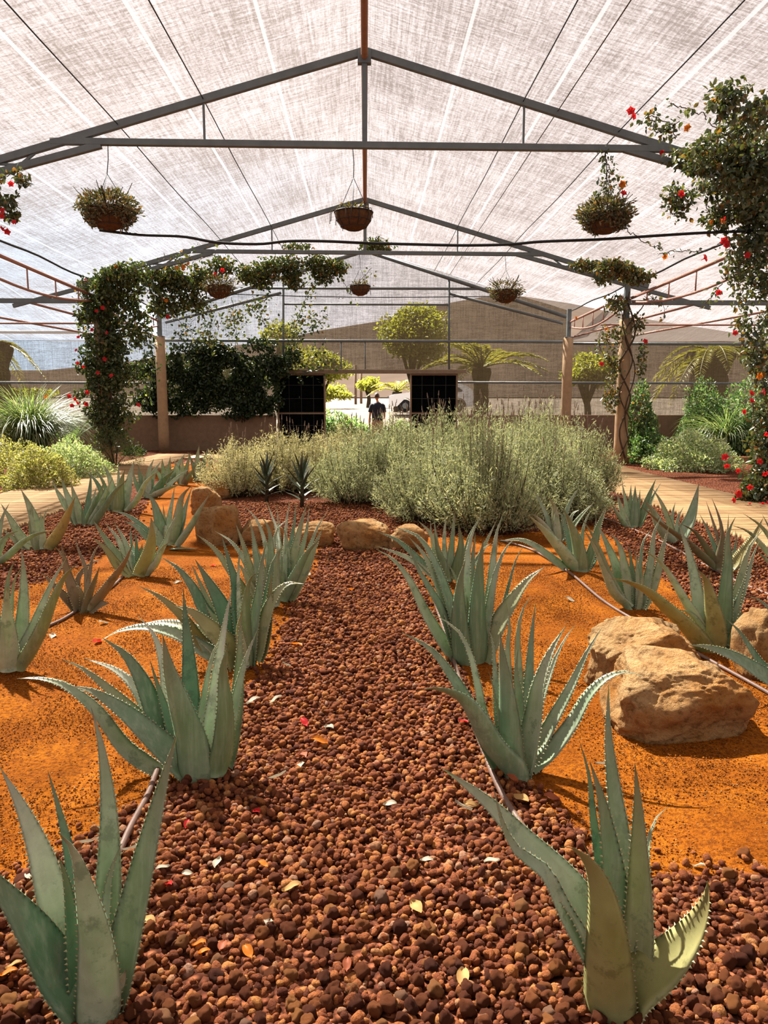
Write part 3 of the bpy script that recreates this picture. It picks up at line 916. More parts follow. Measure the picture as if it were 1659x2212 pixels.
aloe(CB, (1050, 1885), [
    (150, .30, [(1003, 22), (1000, 300), (1030, 600), (1075, 950), (1085, 1400)]),
    (85, .16, [(833, 345), (890, 550), (915, 800), (960, 1100), (1010, 1500)]),
    (168, .06, [(893, 465), (960, 680), (1010, 950), (1050, 1250), (1065, 1600)]),
    (170, .03, [(1155, 478), (1172, 700), (1178, 1000), (1180, 1300), (1160, 1640)]),
    (66, .15, [(1347, 728), (1275, 800), (1235, 920), (1200, 1250)]),
    (195, .04, [(40, 505), (300, 700), (520, 930), (740, 1150), (880, 1340), (980, 1580)]),
    (105, -.02, [(335, 612), (395, 840), (480, 990), (640, 1110), (760, 1350), (920, 1640)]),
    (40, .08, [(846, 925), (890, 1010), (915, 1150), (960, 1400)]),
    (240, -.14, [(710, 955), (830, 985), (935, 1130), (990, 1400), (1010, 1850)]),
    (255, -.06, [(1577, 1155), (1560, 1290), (1470, 1470), (1310, 1640), (1110, 1790)]),
], 'aloe at the lower right corner with a thick olive leaf in front', own={8: 'aloe_olive', 9: 'aloe_olive', 1: 'aloe_green'})

aloe(CC, (985, 1170), [
    (82, .04, [(-10, 612), (120, 610), (270, 655), (440, 790), (600, 1000), (800, 1150)]),
    (135, -.04, [(285, 655), (410, 680), (600, 800), (780, 960), (960, 1130)]),
    (88, .08, [(245, 505), (360, 555), (540, 700), (700, 850), (880, 1060)]),
    (88, .2, [(365, 497), (540, 560), (660, 670), (740, 830), (860, 1040)]),
    (140, .08, [(470, 383), (600, 480), (690, 620), (780, 820), (930, 1080)]),
    (62, .1, [(735, 505), (770, 620), (815, 760), (890, 1000)]),
    (90, .28, [(668, 260), (760, 370), (810, 530), (840, 720), (890, 980)]),
    (118, .22, [(922, 108), (935, 280), (955, 520), (965, 760), (975, 1000)]),
    (50, .16, [(1168, 348), (1100, 440), (1055, 620), (1020, 850), (1010, 1050)]),
    (80, .1, [(1195, 110), (1160, 280), (1115, 560), (1080, 820), (1040, 1060)]),
    (85, .12, [(1245, 235), (1235, 560), (1215, 800), (1160, 1110)]),
    (72, .05, [(1337, 340), (1285, 470), (1235, 640), (1190, 850), (1110, 1110)]),
    (112, -.05, [(1178, 408), (1145, 560), (1155, 760), (1150, 950), (1110, 1150)]),
    (165, -.08, [(808, 368), (840, 540), (900, 740), (960, 920), (995, 1120)]),
], 'second aloe from the front in the left row, long leaves sweeping left', own={7: 'aloe_green', 5: 'aloe_green', 3: 'aloe_pale', 6: 'aloe_pale', 9: 'aloe_pale'})

aloe(CD, (1020, 1255), [
    (80, .06, [(303, 722), (450, 800), (600, 930), (710, 1080), (860, 1230)]),
    (95, .0, [(60, 1085), (180, 1020), (360, 995), (560, 1040), (700, 1120), (870, 1220)]),
    (95, .12, [(280, 985), (480, 965), (650, 1000), (760, 1080), (880, 1190)]),
    (135, -.04, [(533, 855), (640, 885), (760, 980), (930, 1150)]),
    (105, .15, [(455, 533), (570, 610), (670, 740), (740, 880), (880, 1080)]),
    (66, .2, [(653, 573), (720, 720), (790, 880), (880, 1060)]),
    (140, .1, [(680, 548), (760, 680), (850, 840), (910, 980), (980, 1140)]),
    (92, .25, [(855, 385), (900, 540), (945, 700), (960, 880), (1000, 1080)]),
    (42, .22, [(985, 435), (968, 600), (970, 800), (990, 1080)]),
    (95, -.02, [(1098, 640), (1045, 680), (1015, 860), (1010, 1180)]),
    (75, .06, [(1158, 420), (1125, 560), (1105, 760), (1070, 950), (1045, 1150)]),
    (95, .02, [(1402, 710), (1290, 710), (1195, 810), (1130, 980), (1070, 1220)]),
    (75, .15, [(1270, 450), (1200, 560), (1165, 760), (1120, 1000), (1060, 1160)]),
    (85, .04, [(1185, 640), (1170, 850), (1140, 1050), (1090, 1220)]),
    (70, -.08, [(995, 885), (975, 980), (985, 1100), (1010, 1255)]),
], 'third aloe from the front in the left row, one arched leaf drooping left', own={7: 'aloe_green', 6: 'aloe_green', 0: 'aloe_olive', 3: 'aloe_olive', 2: 'aloe_pale'})

aloe(CD, (1185, 868), [
    (66, .1, [(685, 378), (800, 470), (900, 600), (1060, 850)]),
    (55, .28, [(810, 360), (920, 430), (1010, 560), (1110, 800)]),
    (66, .2, [(945, 300), (990, 420), (1040, 580), (1090, 740)]),
    (48, .3, [(1000, 195), (1080, 270), (1140, 420), (1175, 650)]),
    (72, .2, [(1045, 285), (1070, 420), (1090, 560), (1125, 740)]),
    (78, .1, [(1120, 260), (1170, 350), (1185, 500), (1190, 760)]),
    (48, .3, [(1308, 275), (1230, 340), (1200, 460), (1190, 640)]),
    (95, -.04, [(1272, 447), (1225, 520), (1205, 680), (1200, 865)]),
    (60, .06, [(1100, 470), (1130, 600), (1160, 800)]),
    (62, .03, [(950, 560), (1000, 620), (1060, 740), (1130, 850)]),
], 'fourth aloe of the left row, left half of the pair before the pale stones')
aloe(CD, (1262, 838), [
    (70, .1, [(1262, 325), (1290, 430), (1290, 560), (1270, 740)]),
    (45, .4, [(1155, 160), (1190, 260), (1225, 360), (1240, 560)]),
    (40, .38, [(1312, 150), (1292, 260), (1280, 380), (1275, 560)]),
    (85, .1, [(1422, 178), (1385, 310), (1345, 470), (1300, 640), (1260, 800)]),
    (55, .2, [(1435, 195), (1425, 330), (1390, 480), (1320, 720)]),
    (48, .16, [(1555, 235), (1495, 330), (1440, 470), (1330, 730)]),
    (80, .02, [(1530, 332), (1480, 450), (1420, 600), (1300, 840)]),
    (75, -.03, [(1510, 410), (1420, 510), (1350, 640), (1260, 820)]),
    (52, .35, [(1350, 160), (1340, 300), (1315, 440), (1290, 640)]),
    (40, .4, [(1226, 180), (1232, 300), (1255, 600)]),
], 'fourth aloe of the left row, right half of the pair, leaning over the gravel path')

aloe(CD, (285, 662), [
    (72, .1, [(0, 282), (70, 390), (150, 500), (265, 640)]),
    (80, 0, [(0, 405), (90, 480), (170, 590), (260, 655)]),
    (62, .2, [(85, 310), (160, 400), (210, 500), (280, 630)]),
    (60, .24, [(145, 305), (210, 420), (250, 520), (290, 620)]),
    (44, .3, [(250, 332), (258, 440), (290, 600)]),
    (48, .14, [(285, 350), (292, 470), (302, 620)]),
    (60, .05, [(330, 440), (318, 540), (302, 640)]),
    (120, -.04, [(388, 270), (392, 400), (365, 530), (310, 655)]),
    (60, 0, [(515, 430), (465, 470), (420, 570), (350, 650)]),
    (56, .1, [(572, 232), (520, 330), (470, 460), (370, 630)]),
], 'aloe with bright green heart behind the withered brown one on the left soil', own={4: 'aloe_green', 5: 'aloe_green', 6: 'aloe_green', 7: 'aloe_olive', 1: 'aloe_olive'})
aloe(CD, (480, 468), [
    (56, .1, [(118, 225), (220, 250), (320, 320), (440, 440)]),
    (56, 0, [(203, 290), (290, 330), (350, 390), (430, 455)]),
    (105, .1, [(345, 95), (400, 160), (440, 280), (475, 440)]),
    (85, -.04, [(385, 270), (410, 340), (440, 410), (475, 465)]),
    (42, .2, [(468, 180), (475, 260), (492, 400)]),
    (55, .26, [(545, 65), (525, 180), (505, 290), (490, 400)]),
    (92, .05, [(655, 58), (590, 140), (565, 280), (520, 450)]),
    (52, .15, [(660, 65), (620, 190), (590, 320), (540, 445)]),
    (56, 0, [(788, 100), (710, 220), (650, 330), (560, 462)]),
], 'aloe left of the first pale boulder, leaves spreading evenly to both sides')

aloe(C1, (610, 1252), [
    (95, 0, [(455, 740), (480, 850), (515, 1000), (600, 1220)]),
    (55, .1, [(410, 760), (470, 840), (520, 1000), (540, 1200)]),
    (72, .05, [(312, 955), (410, 1060), (490, 1140), (560, 1215)]),
    (46, .2, [(555, 680), (590, 800), (640, 930), (650, 1150)]),
    (42, .2, [(778, 718), (705, 800), (670, 960), (650, 1150)]),
    (56, .18, [(770, 850), (660, 900), (580, 1010), (590, 1180)]),
    (66, -.03, [(745, 910), (705, 1020), (670, 1110), (640, 1225)]),
    (76, 0, [(990, 742), (930, 880), (830, 1020), (670, 1235)]),
    (52, 0, [(545, 1040), (590, 1070), (610, 1120), (620, 1210)]),
    (100, -.03, [(815, 1188), (740, 1195), (650, 1235)]),
], 'small withered brown aloe with a cut stump leaf, on the orange soil at left', 'aloe_dry')

aloe(C1, (70, 1705), [
    (108, .18, [(160, 770), (175, 960), (175, 1200), (140, 1600)]),
    (75, .16, [(125, 850), (70, 960), (50, 1150), (60, 1560)]),
    (44, .05, [(212, 895), (130, 960), (95, 1100), (70, 1500)]),
    (72, .12, [(495, 850), (400, 1010), (310, 1210), (230, 1400), (110, 1640)]),
    (95, 0, [(598, 875), (480, 990), (380, 1200), (290, 1420), (140, 1680)]),
    (130, -.08, [(55, 1060), (50, 1250), (65, 1450), (70, 1690)]),
    (80, .02, [(-90, 950), (-40, 1200), (20, 1640)]),
    (70, .1, [(-160, 1100), (-80, 1300), (0, 1660)]),
], 'tall aloe cut by the left edge of the picture, halfway up the orange soil')
aloe(C1, (295, 795), [
    (115, .05, [(155, 332), (215, 450), (270, 600), (300, 770)]),
    (72, .06, [(20, 635), (100, 700), (160, 750), (250, 785)]),
    (86, .15, [(5, 440), (80, 560), (150, 680), (240, 770)]),
    (105, 0, [(562, 390), (510, 510), (450, 640), (360, 775)]),
    (66, .04, [(240, 440), (235, 560), (245, 660), (275, 775)]),
    (36, .2, [(367, 468), (330, 540), (315, 700)]),
    (60, -.04, [(300, 500), (315, 620), (320, 780)]),
], 'aloe beside the left boardwalk near the picture edge, one leaf yellowing on its right', own={3: 'aloe_yellow'})
aloe(C1, (-70, 910), [
    (62, 0, [(432, 648), (300, 660), (180, 720), (60, 830), (-50, 905)]),
    (62, .1, [(72, 435), (20, 540), (-10, 680), (-60, 870)]),
    (76, 0, [(138, 645), (60, 680), (0, 760), (-50, 890)]),
    (70, .1, [(-200, 500), (-130, 700), (-80, 880)]),
], 'aloe mostly outside the left edge whose long leaf reaches in over the red gravel')
aloe(C1, (615, 608), [
    (52, .1, [(385, 252), (440, 380), (500, 480), (580, 590)]),
    (76, .05, [(455, 240), (490, 350), (540, 470), (585, 595)]),
    (76, .1, [(527, 280), (560, 400), (590, 500), (610, 590)]),
    (56, .15, [(680, 190), (672, 330), (655, 450), (640, 580)]),
    (52, .1, [(722, 310), (695, 420), (660, 580)]),
    (66, .05, [(785, 265), (730, 400), (690, 490), (650, 595)]),
    (66, -.02, [(957, 255), (850, 360), (780, 470), (690, 605)]),
    (38, -.1, [(610, 455), (618, 520), (630, 605)]),
    (40, 0, [(400, 305), (470, 400), (520, 520), (560, 600)]),
    (50, .05, [(845, 240), (770, 400), (720, 500), (660, 600)]),
], 'large aloe with many upright leaves, next to the left boardwalk and its red gravel strip')
aloe(C1, (885, 508), [
    (76, .1, [(770, 140), (815, 240), (845, 360), (865, 490)]),
    (42, .3, [(880, 118), (885, 220), (885, 410)]),
    (100, 0, [(932, 190), (905, 280), (890, 380), (880, 500)]),
    (86, .1, [(1003, 118), (970, 240), (945, 370), (915, 495)]),
    (46, .1, [(702, 168), (770, 280), (810, 400), (850, 490)]),
    (54, .2, [(640, 190), (720, 280), (780, 400), (830, 490)]),
    (54, 0, [(1192, 190), (1090, 280), (1030, 400), (945, 505)]),
    (60, .04, [(760, 330), (800, 420), (850, 500)]),
], 'second aloe along the left boardwalk, just beyond the large upright one')
aloe(C1, (1095, 400), [
    (46, .1, [(990, 190), (1015, 290), (1065, 395)]),
    (62, .1, [(1030, 150), (1050, 250), (1080, 390)]),
    (66, .05, [(1150, 105), (1115, 200), (1100, 380)]),
    (62, .1, [(1203, 125), (1145, 220), (1110, 390)]),
    (80, 0, [(1300, 195), (1220, 270), (1140, 395)]),
    (56, -.03, [(1350, 298), (1250, 330), (1120, 402)]),
    (42, .1, [(1422, 178), (1320, 250), (1180, 385)]),
    (50, .1, [(1070, 200), (1080, 300), (1090, 390)]),
], 'third aloe along the left boardwalk, a dark green leaf pointing right', own={4: 'aloe_green'})
aloe(C1, (1240, 300), [
    (56, 0, [(1210, 105), (1218, 190), (1238, 290)]),
    (52, .1, [(1272, 88), (1262, 180), (1250, 290)]),
    (56, .1, [(1382, 68), (1325, 160), (1265, 295)]),
    (62, 0, [(1350, 140), (1325, 210), (1275, 298)]),
    (46, .05, [(1150, 165), (1190, 230), (1228, 298)]),
    (50, -.03, [(1240, 150), (1246, 230), (1245, 300)]),
], 'fourth aloe along the left boardwalk, smaller, in the distance')
aloe(C1, (1355, 305), [
    (52, .05, [(1420, 58), (1395, 170), (1362, 300)]),
    (52, .05, [(1300, 110), (1328, 200), (1348, 300)]),
    (46, 0, [(1462, 150), (1425, 220), (1370, 302)]),
    (50, -.03, [(1360, 90), (1362, 200), (1357, 304)]),
    (60, 0, [(1400, 190), (1395, 250), (1375, 304)]),
], 'fifth aloe along the left boardwalk, with one orange-brown leaf low on its right', own={4: 'aloe_dry'})
aloe(C1, (1485, 275), [
    (52, .05, [(1428, 100), (1448, 180), (1472, 270)]),
    (66, 0, [(1487, 5), (1472, 130), (1485, 270)]),
    (56, .05, [(1553, 28), (1522, 140), (1500, 270)]),
    (44, .05, [(1400, 52), (1440, 150), (1468, 270)]),
    (40, 0, [(1592, 90), (1545, 190), (1508, 272)]),
    (60, -.04, [(1500, 110), (1495, 190), (1490, 274)]),
], 'farthest pale aloe of the left row, standing against the lavender')

# ---- right side
aloe(C4, (745, 1275), [
    (80, .05, [(40, 450), (170, 530), (290, 690), (410, 930), (600, 1225)]),
    (66, .05, [(270, 405), (330, 570), (430, 740), (520, 900), (610, 1150)]),
    (95, .15, [(273, 362), (390, 500), (480, 680), (540, 840), (610, 1020)]),
    (76, .2, [(150, 288), (330, 350), (430, 480), (520, 680), (610, 960)]),
    (60, .1, [(548, 543), (610, 650), (650, 800), (710, 1040)]),
    (78, .25, [(785, 215), (735, 330), (700, 480), (690, 760)]),
    (82, .2, [(752, 330), (735, 520), (725, 720), (725, 950)]),
    (85, .15, [(950, 202), (905, 340), (880, 540), (855, 800), (800, 1120)]),
    (66, .06, [(1045, 368), (960, 460), (890, 660), (850, 880), (800, 1140)]),
    (36, .1, [(1118, 405), (1050, 510), (1000, 680), (940, 900), (850, 1120)]),
    (135, -.02, [(1248, 580), (1120, 680), (990, 860), (900, 1010), (800, 1240)]),
    (48, .02, [(690, 780), (705, 900), (730, 1150)]),
    (132, -.02, [(812, 375), (790, 520), (770, 750), (765, 950), (765, 1230)]),
    (130, -.09, [(680, 535), (645, 680), (635, 880), (645, 1060), (670, 1250)]),
], 'tall many-leaved aloe, third from the front in the right row')
aloe(C4, (570, 690), [
    (66, 0, [(40, 325), (180, 380), (300, 480), (480, 650)]),
    (56, -.05, [(40, 430), (190, 480), (310, 540), (470, 660)]),
    (66, .1, [(340, 245), (430, 340), (490, 480), (540, 660)]),
    (72, .05, [(255, 305), (370, 390), (440, 500), (520, 660)]),
    (38, .2, [(453, 205), (468, 330), (510, 600)]),
    (56, .2, [(545, 200), (530, 380), (545, 640)]),
    (66, .15, [(605, 170), (592, 330), (565, 640)]),
    (90, 0, [(630, 265), (650, 400), (630, 540), (590, 670)]),
    (62, .1, [(795, 210), (720, 350), (680, 500), (620, 660)]),
    (46, .1, [(905, 245), (840, 380), (770, 520), (660, 660)]),
    (76, -.05, [(455, 325), (485, 460), (520, 560), (550, 680)]),
    (36, 0, [(872, 405), (800, 460), (740, 560), (650, 670)]),
    (46, .2, [(432, 240), (440, 380), (490, 620)]),
], 'bushy aloe just behind the tall one in the right row, beside the last pale stone')
aloe(C4, (1490, 622), [
    (66, .05, [(920, 392), (1080, 385), (1200, 440), (1320, 530), (1420, 600)]),
    (105, 0, [(1130, 205), (1230, 300), (1340, 420), (1490, 612)]),
    (76, .2, [(1350, 158), (1395, 280), (1430, 400), (1465, 560)]),
    (46, .2, [(1590, 155), (1535, 270), (1515, 400), (1510, 560)]),
    (86, 0, [(1700, 130), (1640, 280), (1600, 430), (1540, 600)]),
    (75, 0, [(1640, 440), (1600, 530), (1530, 615)]),
    (60, .1, [(1620, 215), (1600, 380), (1530, 600)]),
    (118, -.05, [(1385, 165), (1440, 280), (1490, 430), (1515, 615)]),
], 'aloe behind the first hose bend on the right, thin leaf arching far left')
aloe(C4, (1335, 400), [
    (46, .1, [(1160, 10), (1215, 110), (1270, 230), (1310, 380)]),
    (46, .1, [(1502, 0), (1430, 120), (1390, 240), (1355, 380)]),
    (60, 0, [(1255, 60), (1310, 130), (1320, 250), (1330, 390)]),
    (76, -.03, [(1330, 130), (1335, 240), (1340, 395)]),
    (62, 0, [(1140, 188), (1210, 240), (1265, 310), (1315, 390)]),
    (46, 0, [(1508, 165), (1450, 200), (1420, 290), (1365, 392)]),
    (50, 0, [(1600, 120), (1520, 200), (1450, 290), (1380, 395)]),
], 'dark aloe in the shade right under the lavender, behind other aloes')

aloe(C5, (565, 1150), [
    (82, .05, [(118, 475), (210, 620), (300, 820), (380, 1010), (510, 1125)]),
    (112, .15, [(230, 430), (310, 590), (390, 780), (440, 950), (520, 1100)]),
    (100, .06, [(340, 505), (420, 620), (460, 780), (510, 1000), (550, 1110)]),
    (62, .1, [(500, 595), (515, 750), (540, 900), (560, 1080)]),
    (52, .2, [(692, 478), (620, 570), (595, 740), (580, 1000)]),
    (82, .1, [(775, 362), (710, 500), (685, 720), (640, 950), (600, 1090)]),
    (86, .04, [(835, 440), (790, 600), (750, 780), (700, 950), (620, 1110)]),
    (60, .12, [(805, 570), (770, 720), (720, 900), (630, 1090)]),
    (50, .06, [(552, 630), (565, 800), (580, 1060)]),
    (40, .0, [(600, 740), (610, 880), (590, 1080)]),
    (60, .03, [(90, 370), (160, 470), (250, 640), (330, 840), (460, 1090)]),
], 'large spreading aloe on the orange soil between the two curved hoses on the right')
aloe(C5, (1330, 1475), [
    (125, -.02, [(335, 890), (470, 910), (650, 990), (800, 1120), (1000, 1300)]),
    (82, .1, [(590, 637), (740, 730), (860, 890), (960, 1060), (1080, 1250)]),
    (118, .2, [(905, 408), (960, 560), (1020, 760), (1060, 960), (1110, 1230)]),
    (125, .03, [(1388, 373), (1325, 520), (1325, 740), (1310, 960), (1290, 1300)]),
    (92, .1, [(1622, 478), (1520, 600), (1455, 800), (1400, 1020), (1330, 1300)]),
    (70, .06, [(1600, 560), (1540, 680), (1480, 900), (1400, 1130), (1340, 1330)]),
    (46, .15, [(1537, 858), (1440, 950), (1330, 1150)]),
    (60, .04, [(870, 1140), (990, 1170), (1090, 1270)]),
    (40, .1, [(1187, 820), (1165, 900), (1190, 1100)]),
    (150, -.07, [(1065, 808), (1140, 900), (1190, 1100), (1220, 1280), (1220, 1460)]),
    (100, -.04, [(1440, 1150), (1420, 1280), (1350, 1450)]),
], 'big aloe rising directly behind the boulders at right, olive leaf in front', own={9: 'aloe_olive', 0: 'aloe_olive', 10: 'aloe_green'})
aloe(C5, (1295, 828), [
    (72, .05, [(605, 288), (780, 440), (980, 580), (1100, 690), (1230, 800)]),
    (82, .1, [(930, 430), (1050, 500), (1150, 640), (1255, 790)]),
    (56, .15, [(1088, 350), (1150, 470), (1200, 590), (1260, 750)]),
    (46, .25, [(1140, 238), (1185, 370), (1225, 500), (1270, 700)]),
    (52, .2, [(1188, 213), (1235, 330), (1270, 460), (1295, 720)]),
    (40, .2, [(1330, 345), (1322, 500), (1310, 720)]),
    (40, .1, [(1388, 478), (1390, 600), (1340, 790)]),
    (112, 0, [(1620, 380), (1550, 520), (1460, 650), (1340, 810)]),
    (86, -.05, [(1275, 460), (1275, 580), (1255, 700), (1260, 825)]),
], 'reddish-tinged aloe by the right boardwalk, with the straight hose passing in front', own={0: 'aloe_dry', 1: 'aloe_dry', 8: 'aloe_dry', 7: 'aloe_olive', 3: 'aloe_dry', 4: 'aloe_dry'})
aloe(C5, (535, 470), [
    (66, .02, [(400, 170), (430, 290), (490, 455)]),
    (56, .1, [(440, 85), (465, 220), (505, 450)]),
    (56, .15, [(515, 100), (510, 250), (522, 450)]),
    (86, -.03, [(550, 110), (545, 270), (537, 468)]),
    (46, .1, [(590, 140), (580, 280), (555, 450)]),
    (86, .05, [(722, 55), (665, 200), (620, 330), (565, 460)]),
    (46, .1, [(768, 85), (710, 180), (650, 310), (580, 455)]),
    (56, 0, [(350, 258), (405, 350), (480, 462)]),
], 'compact upright aloe at the corner of lavender and right boardwalk')
aloe(C5, (875, 598), [
    (115, 0, [(625, 232), (700, 330), (760, 450), (860, 590)]),
    (66, .1, [(690, 130), (760, 240), (820, 380), (870, 560)]),
    (52, .2, [(885, 248), (858, 370), (860, 540)]),
    (46, .1, [(955, 288), (910, 380), (880, 560)]),
    (128, .03, [(1082, 92), (1050, 240), (1000, 410), (900, 585)]),
    (90, -.03, [(740, 380), (790, 480), (870, 596)]),
], 'aloe with broad pale leaf, between the compact and the reddish aloe by the right boardwalk')
aloe(C5, (1880, 900), [
    (66, .05, [(1450, 345), (1600, 450), (1720, 620), (1860, 880)]),
    (66, 0, [(1345, 440), (1500, 500), (1650, 660), (1850, 890)]),
    (56, .1, [(1610, 350), (1700, 520), (1870, 870)]),
    (60, -.03, [(1560, 650), (1680, 760), (1850, 896)]),
    (60, .1, [(1950, 450), (1910, 650), (1885, 880)]),
], 'aloe cut by the right edge of the picture, in front of the right boardwalk')
aloe(C5, (1890, 1850), [
    (120, -.03, [(1000, 1445), (1150, 1460), (1380, 1540), (1580, 1660), (1860, 1830)]),
    (70, .1, [(1310, 1225), (1420, 1330), (1520, 1480), (1640, 1640), (1870, 1830)]),
    (66, .2, [(1490, 1030), (1620, 1090), (1760, 1300), (1880, 1810)]),
    (90, .0, [(2050, 1300), (1960, 1560), (1900, 1840)]),
], 'aloe outside the right edge that hangs a toothed leaf over the big boulder')
aloe(C6, (765, 1185), [
    (100, .05, [(25, 285), (200, 385), (330, 540), (440, 720), (560, 960), (640, 1120)]),
    (62, .2, [(230, 168), (380, 270), (460, 420), (510, 620), (560, 850), (690, 1080)]),
    (60, .2, [(562, 235), (605, 340), (622, 560), (645, 860), (690, 1060)]),
    (74, .3, [(690, 85), (715, 220), (700, 400), (710, 700), (730, 1020)]),
    (74, .3, [(852, 50), (785, 170), (765, 380), (780, 700), (780, 1020)]),
    (84, .2, [(880, 90), (855, 300), (840, 520), (830, 760), (800, 1060)]),
    (86, .1, [(768, 390), (755, 540), (775, 740), (785, 1060)]),
    (56, .25, [(1137, 232), (1060, 340), (980, 520), (840, 960)]),
    (86, .1, [(1307, 250), (1215, 400), (1100, 640), (990, 840), (850, 1100)]),
    (92, 0, [(1570, 568), (1460, 535), (1330, 575), (1210, 690), (1120, 850), (1000, 1010), (850, 1180)]),
    (36, .12, [(576, 518), (610, 640), (640, 800), (690, 1050)]),
    (142, -.02, [(653, 275), (665, 420), (695, 660), (715, 880), (725, 1110)]),
    (128, -.03, [(1073, 243), (980, 400), (900, 620), (860, 850), (800, 1130)]),
    (140, -.06, [(92, 672), (230, 640), (400, 695), (510, 820), (600, 990), (740, 1150)]),
], 'second aloe from the front in the right row, arching leaves to both sides')

# the two dark tree-like aloes in the middle bed
def dark_aloe(px, py, H, label, seed):
    rg = random.Random(seed)
    B = ground(px, py); B[2] = -0.01
    root = empty('dark_aloe', B, label, 'aloe', 'dark spiky aloes')
    st = MB(); st.tube([(0, 0, 0), (0.01, 0, H * .35), (-0.005, 0, H * .62)], [0.03, 0.026, 0.018], 8)
    st.build('stem', M['stem'], root, True)
    for k in range(22):
        a = k * 2.4 + rg.uniform(-.2, .2); h = H * (0.12 + 0.5 * k / 21)
        up = 0.15 + 0.85 * (k / 21) ** 1.3
        L = H * (0.30 + 0.22 * (1 - abs(k / 21 - .6)))
        o = np.array([math.cos(a), math.sin(a), 0]); z = np.array([0, 0, 1.0])
        b0 = B + z * h
        d1 = o * (1 - up * .75) + z * (0.25 + up * .7)
        P = [b0, b0 + d1 * L * .5, b0 + d1 * L * .95 + (o * .1 + z * (.14 if up > .4 else -.05)) * L]
        t = P[1] - P[0]; t = t / np.linalg.norm(t)
        nu = -o * t[2] + z * (t @ o)
        aloe_leaf(root, P, L * 0.17, (nu, np.cross(t, nu)), 'aloe_dark', True, k, 9)
dark_aloe(576, 1083, 0.78, 'dark green spiky aloe on a short stem before the lavender, left of the two', 1)
dark_aloe(652, 1096, 0.82, 'dark green spiky aloe on a short stem before the lavender, right of the two', 2)

# ================================================================== BOULDERS, GRAVEL, HOSES
def boulder(px0, px1, pbase, ptop, label, seed, depth=0.85, cat='boulder', group=None, subdiv=5, flat=0.0, sink=0.12):
    cx = (px0 + px1) / 2
    Bf = ground(cx, pbase)                        # front foot
    s = mpp(Bf)
    hw = (px1 - px0) / 2 * s * 1.06
    rd = hw * depth
    C = Bf + np.array([0, rd * 0.8, 0])
    ztop = at(cx, ptop, C[1])[2]
    hh = ztop / (2 - sink * 2) * 1.05
    C[2] = ztop - hh
    bm = bmesh.new()
    bmesh.ops.create_icosphere(bm, subdivisions=subdiv, radius=1.0)
    off = Vector((seed * 13.7, seed * 5.1, seed * 2.3))
    rg = random.Random(seed)
    planes = [(Vector((rg.uniform(-1, 1), rg.uniform(-1, 1), rg.uniform(-.3, 1))).normalized(), rg.uniform(.66, .86)) for _ in range(9)]
    for v in bm.verts:
        d = v.co.normalized()
        r = 1.0
        for n, k in planes:                       # chipped, faceted faces
            q = d.dot(n)
            if q > 0.05: r = min(r, k / q * (1.0) if k / q < r else r)
        r = r * (1 + 0.16 * mnoise.noise(d * 1.3 + off) + 0.07 * mnoise.noise(d * 3.2 + off) + 0.03 * mnoise.noise(d * 8 + off))
        pit = mnoise.noise(d * 11 + off * 2)
        if pit > 0.22: r -= 0.06 * (pit - 0.22)
        pit2 = mnoise.noise(d * 26 + off * 3)
        if pit2 > 0.18: r -= 0.045 * (pit2 - 0.18)
        e_ = Vector([math.copysign(abs(c) ** 0.72, c) for c in d]); x, y, z = e_ * r
        v.co = (x * hw, y * rd, z * hh if z < 0 or not flat else (min(z, 1 - flat) + 0.15 * max(0, z - 1 + flat)) * hh)
    me = bpy.data.meshes.new('boulder')
    bm.to_mesh(me); bm.free()
    xs_ = [v.co.x for v in me.vertices]
    k = 2 * hw / 1.06 / (max(xs_) - min(xs_)); zm = max(v.co.z for v in me.vertices)
    for v in me.vertices: v.co.x *= k; v.co.z *= hh / zm
    me.materials.append(M['boulder'])
    me.polygons.foreach_set('use_smooth', [True] * len(me.polygons))
    o = link('boulder', me, None, C)
    o.rotation_euler.z = 0
    return tag(o, label, cat, group)

boulder(1338, 1657, 1606, 1408, 'largest sandy boulder at right, rough brown front face on the orange soil', 3, 0.72, subdiv=6)
boulder(1284, 1527, 1500, 1336, 'long pale boulder just behind the largest one, its top lit by the sun', 8, 0.70, subdiv=6)
boulder(1606, 1740, 1470, 1312, 'tall pale boulder cut by the right edge of the picture', 5, 0.8)
boulder(414, 517, 1178, 1088, 'pale boulder at the left end of the stone row, biggest of the row', 11, 0.9)
boulder(512, 612, 1178, 1120, 'pale stone partly hidden behind the paired aloes of the left row', 17, 0.8)
boulder(632, 727, 1182, 1125, 'smooth pale stone right of the paired aloes, where the gravel path ends', 21, 0.7)
boulder(722, 842, 1190, 1122, 'crumbly flat ochre stone in the middle of the path end', 26, 0.7)
boulder(836, 925, 1190, 1134, 'brownish stone at the right of the path end, half behind an aloe leaf', 31, 0.8)
boulder(408, 472, 1112, 1050, 'ochre stone behind the biggest stone of the row, further back', 35, 1.0)
boulder(440, 500, 1078, 1036, 'low ochre stone at the foot of the lavender, farthest back of the row', 39, 1.0)

